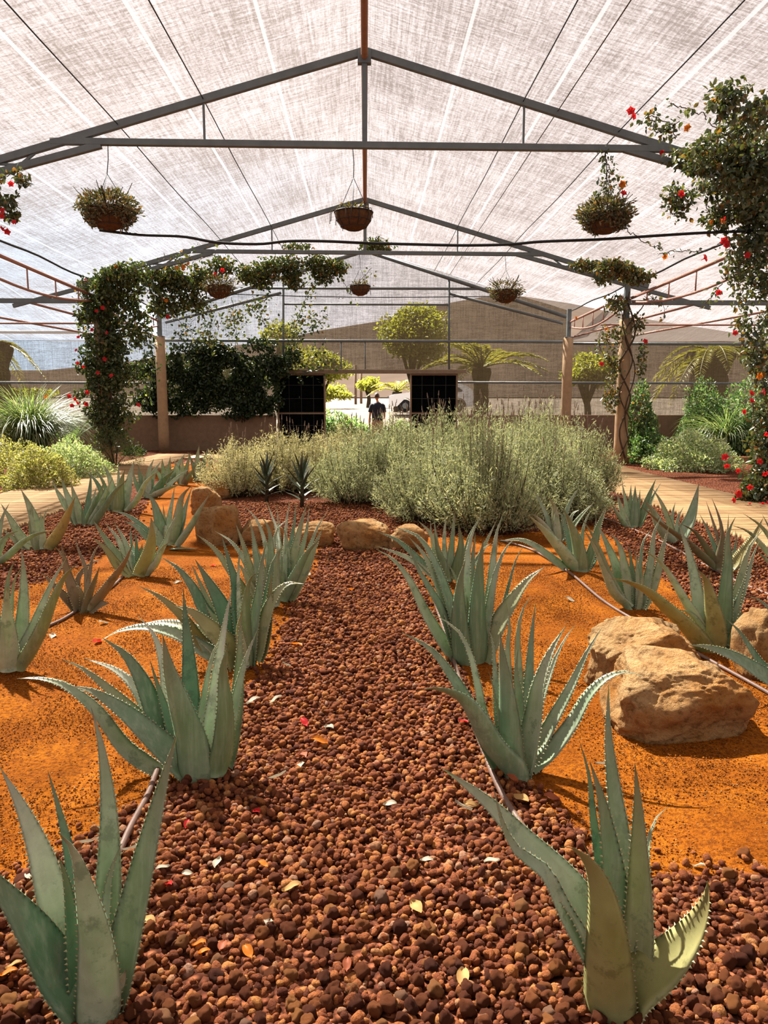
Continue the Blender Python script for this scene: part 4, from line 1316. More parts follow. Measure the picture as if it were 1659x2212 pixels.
# ---- lava gravel: loose stones in the red beds
def ico(sub):
    bm = bmesh.new(); bmesh.ops.create_icosphere(bm, subdivisions=sub, radius=1.0)
    V = np.array([v.co[:] for v in bm.verts]); F = np.array([[v.index for v in f.verts] for f in bm.faces]); bm.free()
    return V, F
ICO1, ICO2, ICO3 = ico(1), ico(2), ico(3)
def rand_rot(n, rng):
    q = rng.normal(size=(n, 4)); q /= np.linalg.norm(q, axis=1)[:, None]
    w, x, y, z = q.T
    return np.stack([np.stack([1 - 2 * (y * y + z * z), 2 * (x * y - z * w), 2 * (x * z + y * w)], -1),
                     np.stack([2 * (x * y + z * w), 1 - 2 * (x * x + z * z), 2 * (y * z - x * w)], -1),
                     np.stack([2 * (x * z - y * w), 2 * (y * z + x * w), 1 - 2 * (x * x + y * y)], -1)], 1)
def pebbles(P, Rd, base, jit, rng):
    V, F = base
    n, k = len(P), len(V)
    r = 1 + rng.uniform(-jit, jit, (n, k))
    if k > 6:                       # broken faces: cut every stone by its own planes
        for _ in range(6):
            pl = rng.normal(size=(n, 3)); pl /= np.linalg.norm(pl, axis=1)[:, None]
            q = pl @ V.T; cut = rng.uniform(.58, .88, n)[:, None]
            r = np.where(q > 0.2, np.minimum(r, cut / np.maximum(q, .2) * (1 + rng.uniform(-.05, .05, (n, k)))), r)
    L = V[None] * r[..., None] * np.stack([rng.uniform(.75, 1.25, n), rng.uniform(.7, 1.1, n), rng.uniform(.6, .95, n)], -1)[:, None]
    L = np.einsum('nij,nkj->nki', rand_rot(n, rng), L) * Rd[:, None, None] + P[:, None]
    return L.reshape(-1, 3), (F[None] + (np.arange(n) * k)[:, None, None]).reshape(-1, 3)
def visible(P, pad=60):
    x, y, d = project(P)
    return (d > 0.3) & (x > -pad) & (x < IW + pad) & (y < IH + pad * 2)
rng = np.random.default_rng(11)
def scatter(x0, x1, y0, y1, n, rmin, rmax, want):
    P = np.stack([rng.uniform(x0, x1, n), rng.uniform(y0, y1, n)], -1)
    ok = in_gravel(P[:, 0] + rng.normal(0, .05, n), P[:, 1] + rng.normal(0, .05, n)) == want
    if want: ok &= ~((np.abs(P[:, 0]) > 4.1) & (np.abs(P[:, 0]) < 6.0) & (P[:, 1] > 3.9))
    P = P[ok]
    Rd = rmin + (rmax - rmin) * rng.beta(1.6, 2.6, len(P))
    z = 0.012 * np.sin(P[:, 0] * 2.1 + 0.7) * np.sin(P[:, 1] * 1.7) + Rd * rng.uniform(0.0, 1.1, len(P))
    P3 = np.column_stack([P, z])
    v = visible(P3)
    return P3[v], Rd[v]
near, nr = scatter(-2.3, 2.3, 1.25, 3.4, 26000, 0.008, 0.024, True)
mid, mr = scatter(-3.2, 3.4, 3.4, 6.2, 34000, 0.009, 0.024, True)
far, fr_ = scatter(-6, 6.2, 6.2, 11.5, 60000, 0.010, 0.024, True)
# the stones that show largest are things of their own
_, ypx, dep = project(near)
inside = (ypx < IH + 5) & (project(near)[0] > 0) & (project(near)[0] < IW) & (near[:, 2] > nr * 0.45)
size = np.where(inside, nr / dep, 0)
pick = np.argsort(-size)[:300]
keep = np.ones(len(near), bool); keep[pick] = False
Va, Fa = pebbles(near[keep], nr[keep], ICO2, 0.10, rng)
Vb, Fb = pebbles(mid, mr, ICO2, 0.12, rng)
fi = ICO1
Vc, Fc = pebbles(far, fr_, (ICO1[0], ICO1[1]), 0.28, rng)
V = np.vstack([Va, Vb, Vc]); F = np.vstack([Fa, Fb + len(Va), Fc + len(Va) + len(Vb)])
tag(link('lava_gravel', np_mesh('lava_gravel', V, F, M['lava'])), 'rust red lava gravel filling the path and the beds', 'gravel', kind='stuff')
protos = []
def unit_(a): return a / np.linalg.norm(a)
for k in range(10):
    V, F = ICO3
    rg = np.random.default_rng(100 + k)
    off = Vector(rg.uniform(-50, 50, 3))
    pls = [(unit_(rg.normal(size=3)), rg.uniform(.62, .9)) for _ in range(9)]
    cutr = np.array([min([1.0] + [k_ / max(.2, float(p_ @ v)) for p_, k_ in pls if p_ @ v > .2]) for v in V])
    rr = cutr * np.array([1 + 0.20 * mnoise.noise(Vector(v) * 1.7 + off) + 0.14 * mnoise.noise(Vector(v) * 4.1 + off) - 0.16 * max(0, mnoise.noise(Vector(v) * 6.5 + off * 2) - .1) for v in V])
    protos.append(np_mesh('lava_stone', V * rr[:, None] * np.array([1.25, 1.1, .95]), F, M['lava_one']))
for n_, i in enumerate(pick):
    o = bpy.data.objects.new('lava_stone', protos[n_ % 10])
    COL.objects.link(o)
    o.location = [float(c) for c in near[i]]
    o.scale = (float(nr[i]),) * 3
    o.rotation_euler = [random.uniform(0, 6.28) for _ in range(3)]
    tag(o, 'rust red porous lava stone of the gravel in the foreground', 'stone', 'loose lava stones in the foreground gravel')
# crumbs on the orange soil
cr, cs = scatter(-3.4, 3.4, 2.0, 7.0, 210000, 0.0016, 0.0065, False)
OCT = (np.array([(1, 0, 0), (-1, 0, 0), (0, 1, 0), (0, -1, 0), (0, 0, 1), (0, 0, -1)], float), np.array([(0, 2, 4), (2, 1, 4), (1, 3, 4), (3, 0, 4), (2, 0, 5), (1, 2, 5), (3, 1, 5), (0, 3, 5)]))
V, F = pebbles(cr, cs, OCT, 0.3, rng)
tag(link('soil_crumbs', np_mesh('soil_crumbs', V, F, M['crumb'])), 'fine orange crumbs lying on the orange soil', 'soil', kind='stuff')

# ---- drip hoses
def hose(pts, label, r=0.011, lift=0.012):
    P = []
    for x, y in pts:
        g = ground(x, y); g[2] = gh(g[0], g[1]) + lift; P.append(g)
    P = smooth_path(P, 10 * len(P))
    q = MB(); q.tube(P, r, 8)
    return tag(q.build('drip_hose', M['hose'], None, True), label, 'hose', 'drip hoses')
hose([(880, 1190), (925, 1270), (950, 1340), (975, 1420), (1010, 1530), (1045, 1630), (1085, 1720), (1135, 1800), (1190, 1910)], 'brown drip hose along the right edge of the gravel path, through the aloe row', 0.012, 0.02)
hose([(1080, 1168), (1150, 1190), (1225, 1240), (1300, 1300), (1370, 1340), (1420, 1362), (1520, 1420), (1645, 1492), (1720, 1540)], 'brown drip hose curving over the orange soil towards the boulders')
hose([(1270, 1108), (1330, 1130), (1420, 1170), (1520, 1220), (1600, 1260), (1720, 1310)], 'brown drip hose nearest the right boardwalk, before the reddish aloe')
hose([(395, 1560), (350, 1650), (320, 1730), (285, 1800), (262, 1850), (240, 1900)], 'brown drip hose between the two nearest aloes of the left row', 0.012, 0.016)
hose([(300, 1205), (250, 1262), (190, 1305), (140, 1340), (95, 1362), (40, 1400)], 'brown drip hose by the withered aloe on the left soil')

# ---- fallen petals and leaves
def petal_mesh(kind, seed, mat):
    rg = random.Random(seed)
    n, m = 7, 5
    V, F = [], []
    for i in range(n):
        t = i / (n - 1)
        w = (math.sin(math.pi * min(1, t * 0.93 + 0.05)) ** 0.8) * (0.30 if kind != 'strip' else 0.07)
        for j in range(m):
            s = j / (m - 1) * 2 - 1
            V.append((t - .5, s * w, 0.12 * s * s + 0.25 * (t - .5) ** 2 + rg.uniform(-.02, .02) + (0.1 * math.sin(t * 5) if kind != 'strip' else 0)))
    for i in range(n - 1):
        for j in range(m - 1):
            a = i * m + j; F.append((a, a + 1, a + m + 1, a + m))
    return np_mesh('fallen_leaf', V, F, mat, smooth=True)
FALL = {
    'white': (M['white_petal'], 'petal', 30, 'small whitish dried petal fallen on the ground', 'whitish fallen petals'),
    'orange': (M['orange_petal'], 'petal', 34, 'fallen orange petal curled on the red gravel', 'orange fallen petals'),
    'red': (M['red'], 'petal', 24, 'small bright red petal fallen on the ground', 'red fallen petals'),
    'tan': (M['dryleaf'], 'leaf', 40, 'dry tan leaf curled on the red gravel', 'dry tan fallen leaves'),
    'rust': (M['rust_leaf'], 'leaf', 40, 'fallen russet brown leaf on the gravel', 'russet fallen leaves'),
    'strip': (M['white_petal'], 'strip', 55, 'pale dry sliver of aloe leaf lying on the ground', 'dry aloe leaf slivers')}
fl = [('white', 113, 1371), ('white', 223, 1342), ('white', 383, 1256), ('white', 595, 1517), ('white', 547, 1518), ('white', 651, 1657), ('white', 405, 1892), ('white', 352, 1880), ('white', 470, 1868), ('white', 64, 1897), ('white', 842, 1742), ('white', 1231, 1293), ('white', 921, 1864), ('white', 1063, 1866), ('white', 710, 1575), ('white', 580, 2000), ('white', 350, 1404), ('white', 530, 1435), ('white', 1510, 1864), ('white', 665, 1240),
      ('orange', 690, 1605), ('orange', 568, 1872), ('orange', 430, 2045), ('orange', 536, 2062), ('orange', 440, 2062), ('orange', 760, 1276), ('orange', 18, 2108), ('orange', 640, 1395),
      ('red', 555, 1757), ('red', 555, 1577), ('red', 657, 1564), ('red', 461, 1220), ('red', 1000, 1562), ('red', 210, 1382), ('red', 365, 1915), ('red', 404, 1785),
      ('tan', 899, 1964), ('tan', 318, 1996), ('tan', 1018, 1744), ('tan', 1000, 2120), ('tan', 30, 2092), ('tan', 630, 1924), ('tan', 1125, 1730),
      ('rust', 652, 1636), ('rust', 886, 1842), ('rust', 750, 2090), ('rust', 1106, 1688), ('rust', 1192, 1718), ('rust', 480, 2050), ('rust', 405, 1572),
      ('strip', 190, 1825), ('strip', 288, 1838), ('strip', 1300, 1645), ('strip', 600, 1682), ('strip', 1000, 1748), ('strip', 620, 1440)]
pm = {}
for k, (kind, px, py) in enumerate(fl):
    mt, shape, sz, lb, grp = FALL[kind]
    g = ground(px, py, 0.02)
    grav = bool(in_gravel(g[0], g[1]))
    if (kind, k % 3) not in pm: pm[(kind, k % 3)] = petal_mesh(shape, k, mt)
    o = bpy.data.objects.new('fallen_petal' if shape == 'petal' else 'fallen_leaf', pm[(kind, k % 3)])
    COL.objects.link(o)
    L = min(0.075, sz * mpp(g) * random.uniform(.8, 1.2))
    g[2] = 0.028 if grav else 0.008
    o.location = [float(c) for c in g]; o.scale = (L, L, L)
    o.rotation_euler = (random.uniform(-.3, .3), random.uniform(-.3, .3), random.uniform(0, 6.28))
    tag(o, lb, 'petal' if shape == 'petal' else 'leaf', grp)
g = ground(400, 1190); pc = empty('cut_leaf', (g[0], g[1], 0.012), 'thick cut piece of aloe leaf lying flat by the first pale boulder', 'leaf')
aloe_leaf(pc, [g + np.array([-.16, .03, .02]), g + np.array([0, 0, .03]), g + np.array([.15, -.03, .015])], 0.075, (np.array([0, 0, 1.]), np.array([0, 1., 0])), 'aloe', True, 3, 11)

# ================================================================== FOLIAGE
def unit(a): return a / (np.linalg.norm(a, axis=-1, keepdims=True) + 1e-9)
def leaf_arrays(P, D, N, L, W, fold=0.15, bend=0.0):
    """pointed leaves with a folded midrib: P base, D direction, N face normal"""
    D = unit(D); S = unit(np.cross(D, N)); Nn = np.cross(S, D)
    L = np.broadcast_to(L, len(P))[:, None]; W = np.broadcast_to(W, len(P))[:, None]
    b = P; t = P + D * L - Nn * L * bend
    m = P + D * L * .45
    l = m + S * W / 2 + Nn * W * fold; r = m - S * W / 2 + Nn * W * fold
    V = np.stack([b, l, t, r], 1)
    n = len(P); o = (np.arange(n) * 4)[:, None]
    F = np.concatenate([o + np.array([[0, 2, 1]]), o + np.array([[0, 3, 2]])], 1).reshape(-1, 3)
    return V.reshape(-1, 3), F
def ovate_arrays(P, D, N, L, W, fold=0.12):
    D = unit(D); S = unit(np.cross(D, N)); Nn = np.cross(S, D)
    L = np.broadcast_to(L, len(P))[:, None]; W = np.broadcast_to(W, len(P))[:, None]
    b = P; t = P + D * L - Nn * L * .12
    c = P + D * L * .5
    pts = [b, P + D * L * .25 + S * W * .42 + Nn * W * fold, P + D * L * .6 + S * W * .45 + Nn * W * fold, t,
           P + D * L * .6 - S * W * .45 + Nn * W * fold, P + D * L * .25 - S * W * .42 + Nn * W * fold]
    V = np.stack(pts, 1); n = len(P); o = (np.arange(n) * 6)[:, None]
    F = np.concatenate([o + np.array([q]) for q in ((0, 3, 1), (1, 3, 2), (0, 5, 3), (5, 4, 3))], 1).reshape(-1, 3)
    return V.reshape(-1, 3), F
def leaf_part(name, parent, arr, mat, off=None):
    V, F = arr
    if parent is not None and off is None: off = np.array(parent.location)
    return link(name, np_mesh(name, V - (off if off is not None else 0), F, M[mat]), parent)
def rdir(n, rng, up=0.0):
    d = rng.normal(size=(n, 3)); d[:, 2] += up
    return unit(d)

# ---- lavender: stems fan out from the foot, needles along each stem
def lavender_mesh(Rr, H, nst, npl, mat, seed, lean=(0, 0)):
    rng = np.random.default_rng(seed)
    a = rng.uniform(0, 2 * math.pi, nst); r = np.sqrt(rng.uniform(0, 1, nst))
    b = np.stack([np.cos(a) * r * Rr * .45, np.sin(a) * r * Rr * .45, np.zeros(nst)], -1)
    top_r = Rr * r * rng.uniform(.85, 1.12, nst)
    hz = H * (1 - 0.70 * r ** 2.4) * rng.uniform(.68, 1.05, nst) * (1 + .14 * np.sin(a * 5 + seed) * r)
    tip = np.stack([np.cos(a) * top_r + lean[0], np.sin(a) * top_r + lean[1], hz], -1)
    Ps, Ds, Ns, Ls = [], [], [], []
    for k in range(npl):
        t = 0.22 + 0.78 * (k + rng.uniform(0, 1, nst)) / npl
        mid = (b + tip) / 2 + np.stack([np.cos(a), np.sin(a), np.zeros(nst)], -1) * (Rr * .16 * r)[:, None]
        tt = t[:, None]
        p = b * (1 - tt) ** 2 + 2 * mid * tt * (1 - tt) + tip * tt ** 2
        tg = unit(2 * (mid - b) * (1 - tt) + 2 * (tip - mid) * tt)
        d = unit(tg * 0.6 + rng.normal(size=(nst, 3)) * .68)
        Ps.append(p + rng.normal(size=(nst, 3)) * .02); Ds.append(d); Ns.append(rng.normal(size=(nst, 3)))
        Ls.append(rng.uniform(.035, .07, nst))
    P, D, N, L = map(np.concatenate, (Ps, Ds, Ns, Ls))
    arr = leaf_arrays(P, D, N, L, L * 0.2, 0.1)
    me = np_mesh('leaves', arr[0], arr[1], M[mat])
    st = MB()
    for i in range(0, nst, max(1, nst // 110)):
        m_ = (b[i] + tip[i]) / 2 + np.array([math.cos(a[i]), math.sin(a[i]), 0]) * Rr * .16 * r[i]
        st.tube([b[i] * (1 - t) ** 2 + 2 * m_ * t * (1 - t) + tip[i] * t * t for t in (0, .35, .7, 1)], [0.008, 0.006, 0.004, 0.002], 5, 0, False)
    sm = bpy.data.meshes.new('stems'); sm.from_pydata(st.v, [], st.f); sm.materials.append(M['stem'])
    return me, sm, tip
SPK = MB(); SPK.tube([(0, 0, -0.20), (0, 0, 0)], [0.0022, 0.002], 5)
for k in range(6):
    z = 0.008 + k * 0.0115
    SPK.lathe([(0.001, z - .007), (0.0095 - .0008 * k, z - .001), (0.0085 - .0008 * k, z + .004), (0.001, z + .010)], n=7)
_so = bpy.data.meshes.new('flower_spike'); _so.from_pydata(SPK.v, [], SPK.f); _so.materials.append(M['spike'])
LV = {}
def lavender(px, pfoot, ptop, R_, label, kind, spikes, seed):
    F0 = ground(px, pfoot)
    C = F0 + np.array([0, R_ * .85, 0])
    H = at(px, ptop, C[1])[2]
    key = (kind, round(R_, 1), seed % 3)
    base = LV.get(key)
    if base is None:
        base = LV[key] = lavender_mesh(R_, 1.0, int(430 * R_ / .8), 46, kind, seed % 3 + 3)
    me, sm, tip = base
    C[2] = 0
    o = empty('lavender_bush', C, label, 'lavender', 'lavender bushes')
    a = link('leaves', me, o); b = link('stems', sm, o)
    for q in (a, b): q.scale = (1, 1, H)
    rg = np.random.default_rng(seed)
    idx = np.argsort(-tip[:, 2])[:max(spikes * 3, 1)]
    for i in rg.permutation(idx)[:spikes]:
        s = bpy.data.objects.new('flower_spike', _so); COL.objects.link(s); s.parent = o
        p = tip[i] * np.array([1, 1, H])
        s.location = (p[0], p[1], p[2] + rg.uniform(.06, .20)); s.rotation_euler = (rg.uniform(-.2, .2), rg.uniform(-.2, .2), 0)
        k = rg.uniform(.9, 1.3); s.scale = (k, k, k)
    return o
lavender(498, 1080, 945, .62, 'pale yellowish lavender bush at the left end of the lavender mass', 'lavender_dry', 10, 1)
lavender(590, 1072, 925, .7, 'pale lavender bush behind the left dark spiky aloe', 'lavender_dry', 14, 2)
lavender(668, 1065, 935, .7, 'pale lavender bush behind the right dark spiky aloe', 'lavender_dry', 12, 3)
lavender(775, 1098, 925, .78, 'lavender bush in the middle of the mass, below the person in the doorway', 'lavender', 12, 4)
lavender(742, 1040, 915, .8, 'lavender bush at the back of the mass, below the left doorpost', 'lavender_dry', 12, 5)
lavender(880, 1092, 905, .8, 'lavender bush before the right sliding door, middle row', 'lavender', 18, 6)
lavender(945, 1142, 940, .78, 'foremost lavender bush, its pale shoots spilling onto the gravel', 'lavender', 8, 7)
lavender(965, 1062, 880, .85, 'tall lavender bush with many seed spikes in front of the right sliding door', 'lavender', 40, 8)
lavender(1070, 1168, 920, .85, 'big lavender bush low on the right, dark at its foot above the aloes', 'lavender', 14, 9)
lavender(1060, 1080, 872, .9, 'tall lavender bush right of the sliding door', 'lavender', 34, 10)
lavender(1160, 1130, 895, .9, 'broad lavender bush in the right part of the mass', 'lavender', 16, 11)
lavender(1185, 1060, 868, .9, 'tall lavender bush at the back, below the far right column', 'lavender', 28, 12)
lavender(1262, 1085, 905, .78, 'rounded lavender bush at the right end, next to the vine-wound column', 'lavender', 14, 13)
lavender(1240, 1140, 985, .62, 'low lavender bush at the lower right end, shading the dark aloe', 'lavender', 6, 14)
lavender(848, 1030, 895, .8, 'lavender bush at the back, right below the person', 'lavender', 18, 15)

# ---- domes of leaves
def dome(C, rx, ry, H, n, L, W, mat, label, cat, seed, name='shrub', ovate=True, stems=10, group=None, power=2.2, z0=0.0, out=.75):
    rng = np.random.default_rng(seed)
    o = empty(name, C, label, cat, group)
    d = rdir(n, rng); d[:, 2] = np.abs(d[:, 2])
    r = rng.uniform(.30, 1.0, n) ** .45
    lump = 1 + .16 * np.sin(d[:, 0] * 5 + seed) * np.cos(d[:, 1] * 6 + seed * 2) + .1 * np.sin(d[:, 2] * 9 + d[:, 0] * 7)
    p = d * (r * lump)[:, None] * np.array([rx, ry, H]); p[:, 2] += z0
    dd = unit(d * out + rng.normal(size=(n, 3)) * .6 + np.array([0, 0, .25]))
    N = unit(d + rng.normal(size=(n, 3)) * .5 + np.array([0, 0, .5]))
    Lr = L * rng.uniform(.65, 1.25, n)
    arr = (ovate_arrays if ovate else leaf_arrays)(p, dd, N, Lr, Lr * W)
    leaf_part('leaves', o, arr, mat, np.zeros(3))
    if stems:
        st = MB()
        for k in range(stems):
            e = d[k] * np.array([rx, ry, H]) * .8; e[2] += z0
            st.tube([(e[0] * .1, e[1] * .1, 0), (e[0] * .5, e[1] * .5, e[2] * .6), tuple(e)], [.012, .009, .005], 5)
        st.build('stems', M['stem'], o, True)
    return o
def dome_px(px, pfoot, px0, px1, ptop, *a, ry=None, **k):
    F0 = ground(px, pfoot); rx = (px1 - px0) / 2 * mpp(F0); ry = ry or rx
    C = F0 + np.array([0, ry * .9, 0]); s = C[1] / F0[1]
    C[1] = min(C[1], 24.15 - ry)
    H = at(px, ptop, C[1])[2]; C[2] = 0
    return dome(C, rx, ry, H, *a, **k)
# left bed
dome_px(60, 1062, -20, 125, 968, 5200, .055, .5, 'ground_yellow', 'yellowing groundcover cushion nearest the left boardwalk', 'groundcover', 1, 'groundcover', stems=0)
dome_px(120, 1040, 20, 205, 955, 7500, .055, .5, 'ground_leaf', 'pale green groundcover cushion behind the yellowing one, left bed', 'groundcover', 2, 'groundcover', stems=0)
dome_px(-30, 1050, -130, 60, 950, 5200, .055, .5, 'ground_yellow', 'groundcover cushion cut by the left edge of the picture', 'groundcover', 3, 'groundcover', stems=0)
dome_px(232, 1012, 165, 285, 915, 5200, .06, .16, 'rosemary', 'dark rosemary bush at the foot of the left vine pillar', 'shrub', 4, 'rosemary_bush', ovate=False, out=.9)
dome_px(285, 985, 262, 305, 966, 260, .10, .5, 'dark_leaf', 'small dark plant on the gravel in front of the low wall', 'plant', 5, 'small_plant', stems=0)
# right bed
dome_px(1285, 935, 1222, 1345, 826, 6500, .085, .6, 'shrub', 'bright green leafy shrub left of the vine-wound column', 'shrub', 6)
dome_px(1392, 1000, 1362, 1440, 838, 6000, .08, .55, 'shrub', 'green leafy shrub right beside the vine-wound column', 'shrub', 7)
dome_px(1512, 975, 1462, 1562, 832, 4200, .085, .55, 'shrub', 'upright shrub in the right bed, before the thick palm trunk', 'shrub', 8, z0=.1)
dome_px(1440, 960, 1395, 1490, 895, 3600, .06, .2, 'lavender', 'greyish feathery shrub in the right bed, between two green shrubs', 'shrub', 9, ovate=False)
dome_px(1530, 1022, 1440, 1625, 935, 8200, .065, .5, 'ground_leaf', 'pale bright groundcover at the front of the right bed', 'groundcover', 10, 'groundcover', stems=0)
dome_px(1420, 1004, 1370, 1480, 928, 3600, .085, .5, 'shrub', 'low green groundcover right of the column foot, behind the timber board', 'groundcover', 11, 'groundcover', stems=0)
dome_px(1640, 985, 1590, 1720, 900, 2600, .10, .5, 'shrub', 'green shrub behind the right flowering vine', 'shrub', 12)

# ---- fountain grasses
def grass(C, H, spread, n, W, label, seed, mat='grass'):
    rng = np.random.default_rng(seed)
    o = empty('fountain_grass', C, label, 'grass')
    a = rng.uniform(0, 2 * math.pi, n); u = rng.uniform(.0, 1, n)
    S = 10
    t = np.linspace(0, 1, S)
    L = H * rng.uniform(1.0, 1.75, n) * (.85 + .3 * u)
    e0 = R(88) - R(22) * u; e1 = e0 - R(40) - R(105) * u ** .8 * rng.uniform(.8, 1.1, n)
    el = e0[:, None] + (e1 - e0)[:, None] * t[None] ** 1.3
    rad = np.cumsum(np.cos(el), 1) * (L / S)[:, None]
    z = np.maximum(np.cumsum(np.sin(el), 1) * (L / S)[:, None], 0.02)
    b = rng.normal(0, .12 * spread, (n, 2))
    P = np.stack([b[:, :1] + np.cos(a)[:, None] * rad, b[:, 1:] + np.sin(a)[:, None] * rad, z], -1)
    sd_ = np.stack([-np.sin(a), np.cos(a), np.full(n, .25)], -1)[:, None] * (W * (1 - t ** 2.5) + .0008)[None, :, None]
    V = np.stack([P - sd_, P + sd_], 2).reshape(-1, 3)
    o0 = (np.arange(n) * S * 2)[:, None, None]; k = (np.arange(S - 1) * 2)[None, :, None]
    F = (o0 + k + np.array([0, 1, 3, 2])[None, None]).reshape(-1, 4)
    link('blades', np_mesh('blades', V, F, M[mat], smooth=True), o)
    return o
g = ground(50, 1000); grass((g[0] - .1, g[1] + .8, 0), 1.55, 1.0, 1300, .013, 'big fountain grass clump at the left edge, striped arching blades', 1)
g = ground(1600, 985); grass((g[0], g[1] + .9, 0), 1.25, .8, 420, .013, 'fountain grass clump in the right bed beside the flowering vine', 2)
# strelitzia-like plant left of the vine pillar
def broadleaf(C, leaves, L, W, label, mat, seed, name='broad_leaf_plant', cat='plant', petioles=True):
    rng = np.random.default_rng(seed)
    o = empty(name, C, label, cat)
    for k in range(leaves):
        a = 2 * math.pi * k / leaves + rng.uniform(-.3, .3); tl = rng.uniform(.25, .6)
        dr = np.array([math.cos(a) * tl, math.sin(a) * tl, 1.0]); dr /= np.linalg.norm(dr)
        h = L * rng.uniform(.7, 1.1)
        V, F = [], []
        sx = np.array([-math.sin(a), math.cos(a), 0])
        for i in range(9):
            t = i / 8
            c = dr * h * (.9 + t) + np.array([math.cos(a), math.sin(a), -.4]) * (L * .35 * t * t)
            w = W * math.sin(math.pi * min(1, .08 + t * .92)) ** .7
            up = np.cross(sx, dr)
            for s in (-1, -.5, 0, .5, 1): V.append(c + sx * s * w - up * abs(s) * w * -.3)
        for i in range(8):
            for j in range(4):
                q = i * 5 + j; F.append((q, q + 1, q + 6, q + 5))
        lf = link('leaf', np_mesh('leaf', V, F, M[mat], smooth=True), o)
        m = MB(); m.tube([(0, 0, 0), tuple(dr * h * .5), tuple(dr * h * .95)], [.02 * L, .017 * L, .012 * L], 6); m.build('leaf_stalk', M[mat], lf, True)
    return o
g = ground(150, 985)
bp = broadleaf((g[0], g[1], 0), 9, .62, .10, 'broad-leaved plant with orange beak flowers between grass and vine pillar', 'shrub', 4)
for k, (px, py) in enumerate(((97, 863), (85, 880))):
    p = at(px, py, g[1] - .2) - np.array(bp.location)
    m = MB(); m.tube([(p[0] * .2, p[1], 0), (p[0] * .7, p[1], p[2] * .6), tuple(p)], .012, 6); fs = m.build('flower_stalk', M['shrub'], bp, True)
    n = 7; rg = np.random.default_rng(k)
    arr = leaf_arrays(np.tile(p, (n, 1)), rg.normal(size=(n, 3)) * .5 + np.array([.5, 0, 1]), rg.normal(size=(n, 3)), .16, .05)
    link('flower', np_mesh('flower', arr[0], arr[1], M['orange_petal']), fs)

# ---- vines: leaves in a cloud round a path, with winding stems and flowers
def flower_mesh(mat):
    V, F = [], []
    m = MB()
    m.tube([(0, 0, 0), (0, 0, .035), (0, 0, .05)], [.004, .006, .012], 7, 0, False)
    n = 5
    P = np.zeros((n, 3)); P[:, 2] = .045
    a = np.arange(n) * 2 * math.pi / n
    D = np.stack([np.cos(a), np.sin(a), np.full(n, .35)], -1); N = np.stack([-np.cos(a) * .35, -np.sin(a) * .35, np.ones(n)], -1)
    arr = ovate_arrays(P, D, N, .055, .05)
    m.add(arr[0], [tuple(f) for f in arr[1]])
    me = bpy.data.meshes.new('flower'); me.from_pydata(m.v, [], m.f); me.materials.append(M[mat]); me.update()
    return me
FLO = {'red': flower_mesh('red'), 'orange': flower_mesh('orange_petal')}
def roof_z(x): return ZR - SL * min(abs(x), XE) - .06
def under(px, py, Y, rz=0.05):                     # nearest distance at which the point hangs below the roof cloth
    while Y > 4:
        q = at(px, py, Y)
        if q[2] + rz < roof_z(q[0]): break
        Y -= 0.1
    return Y
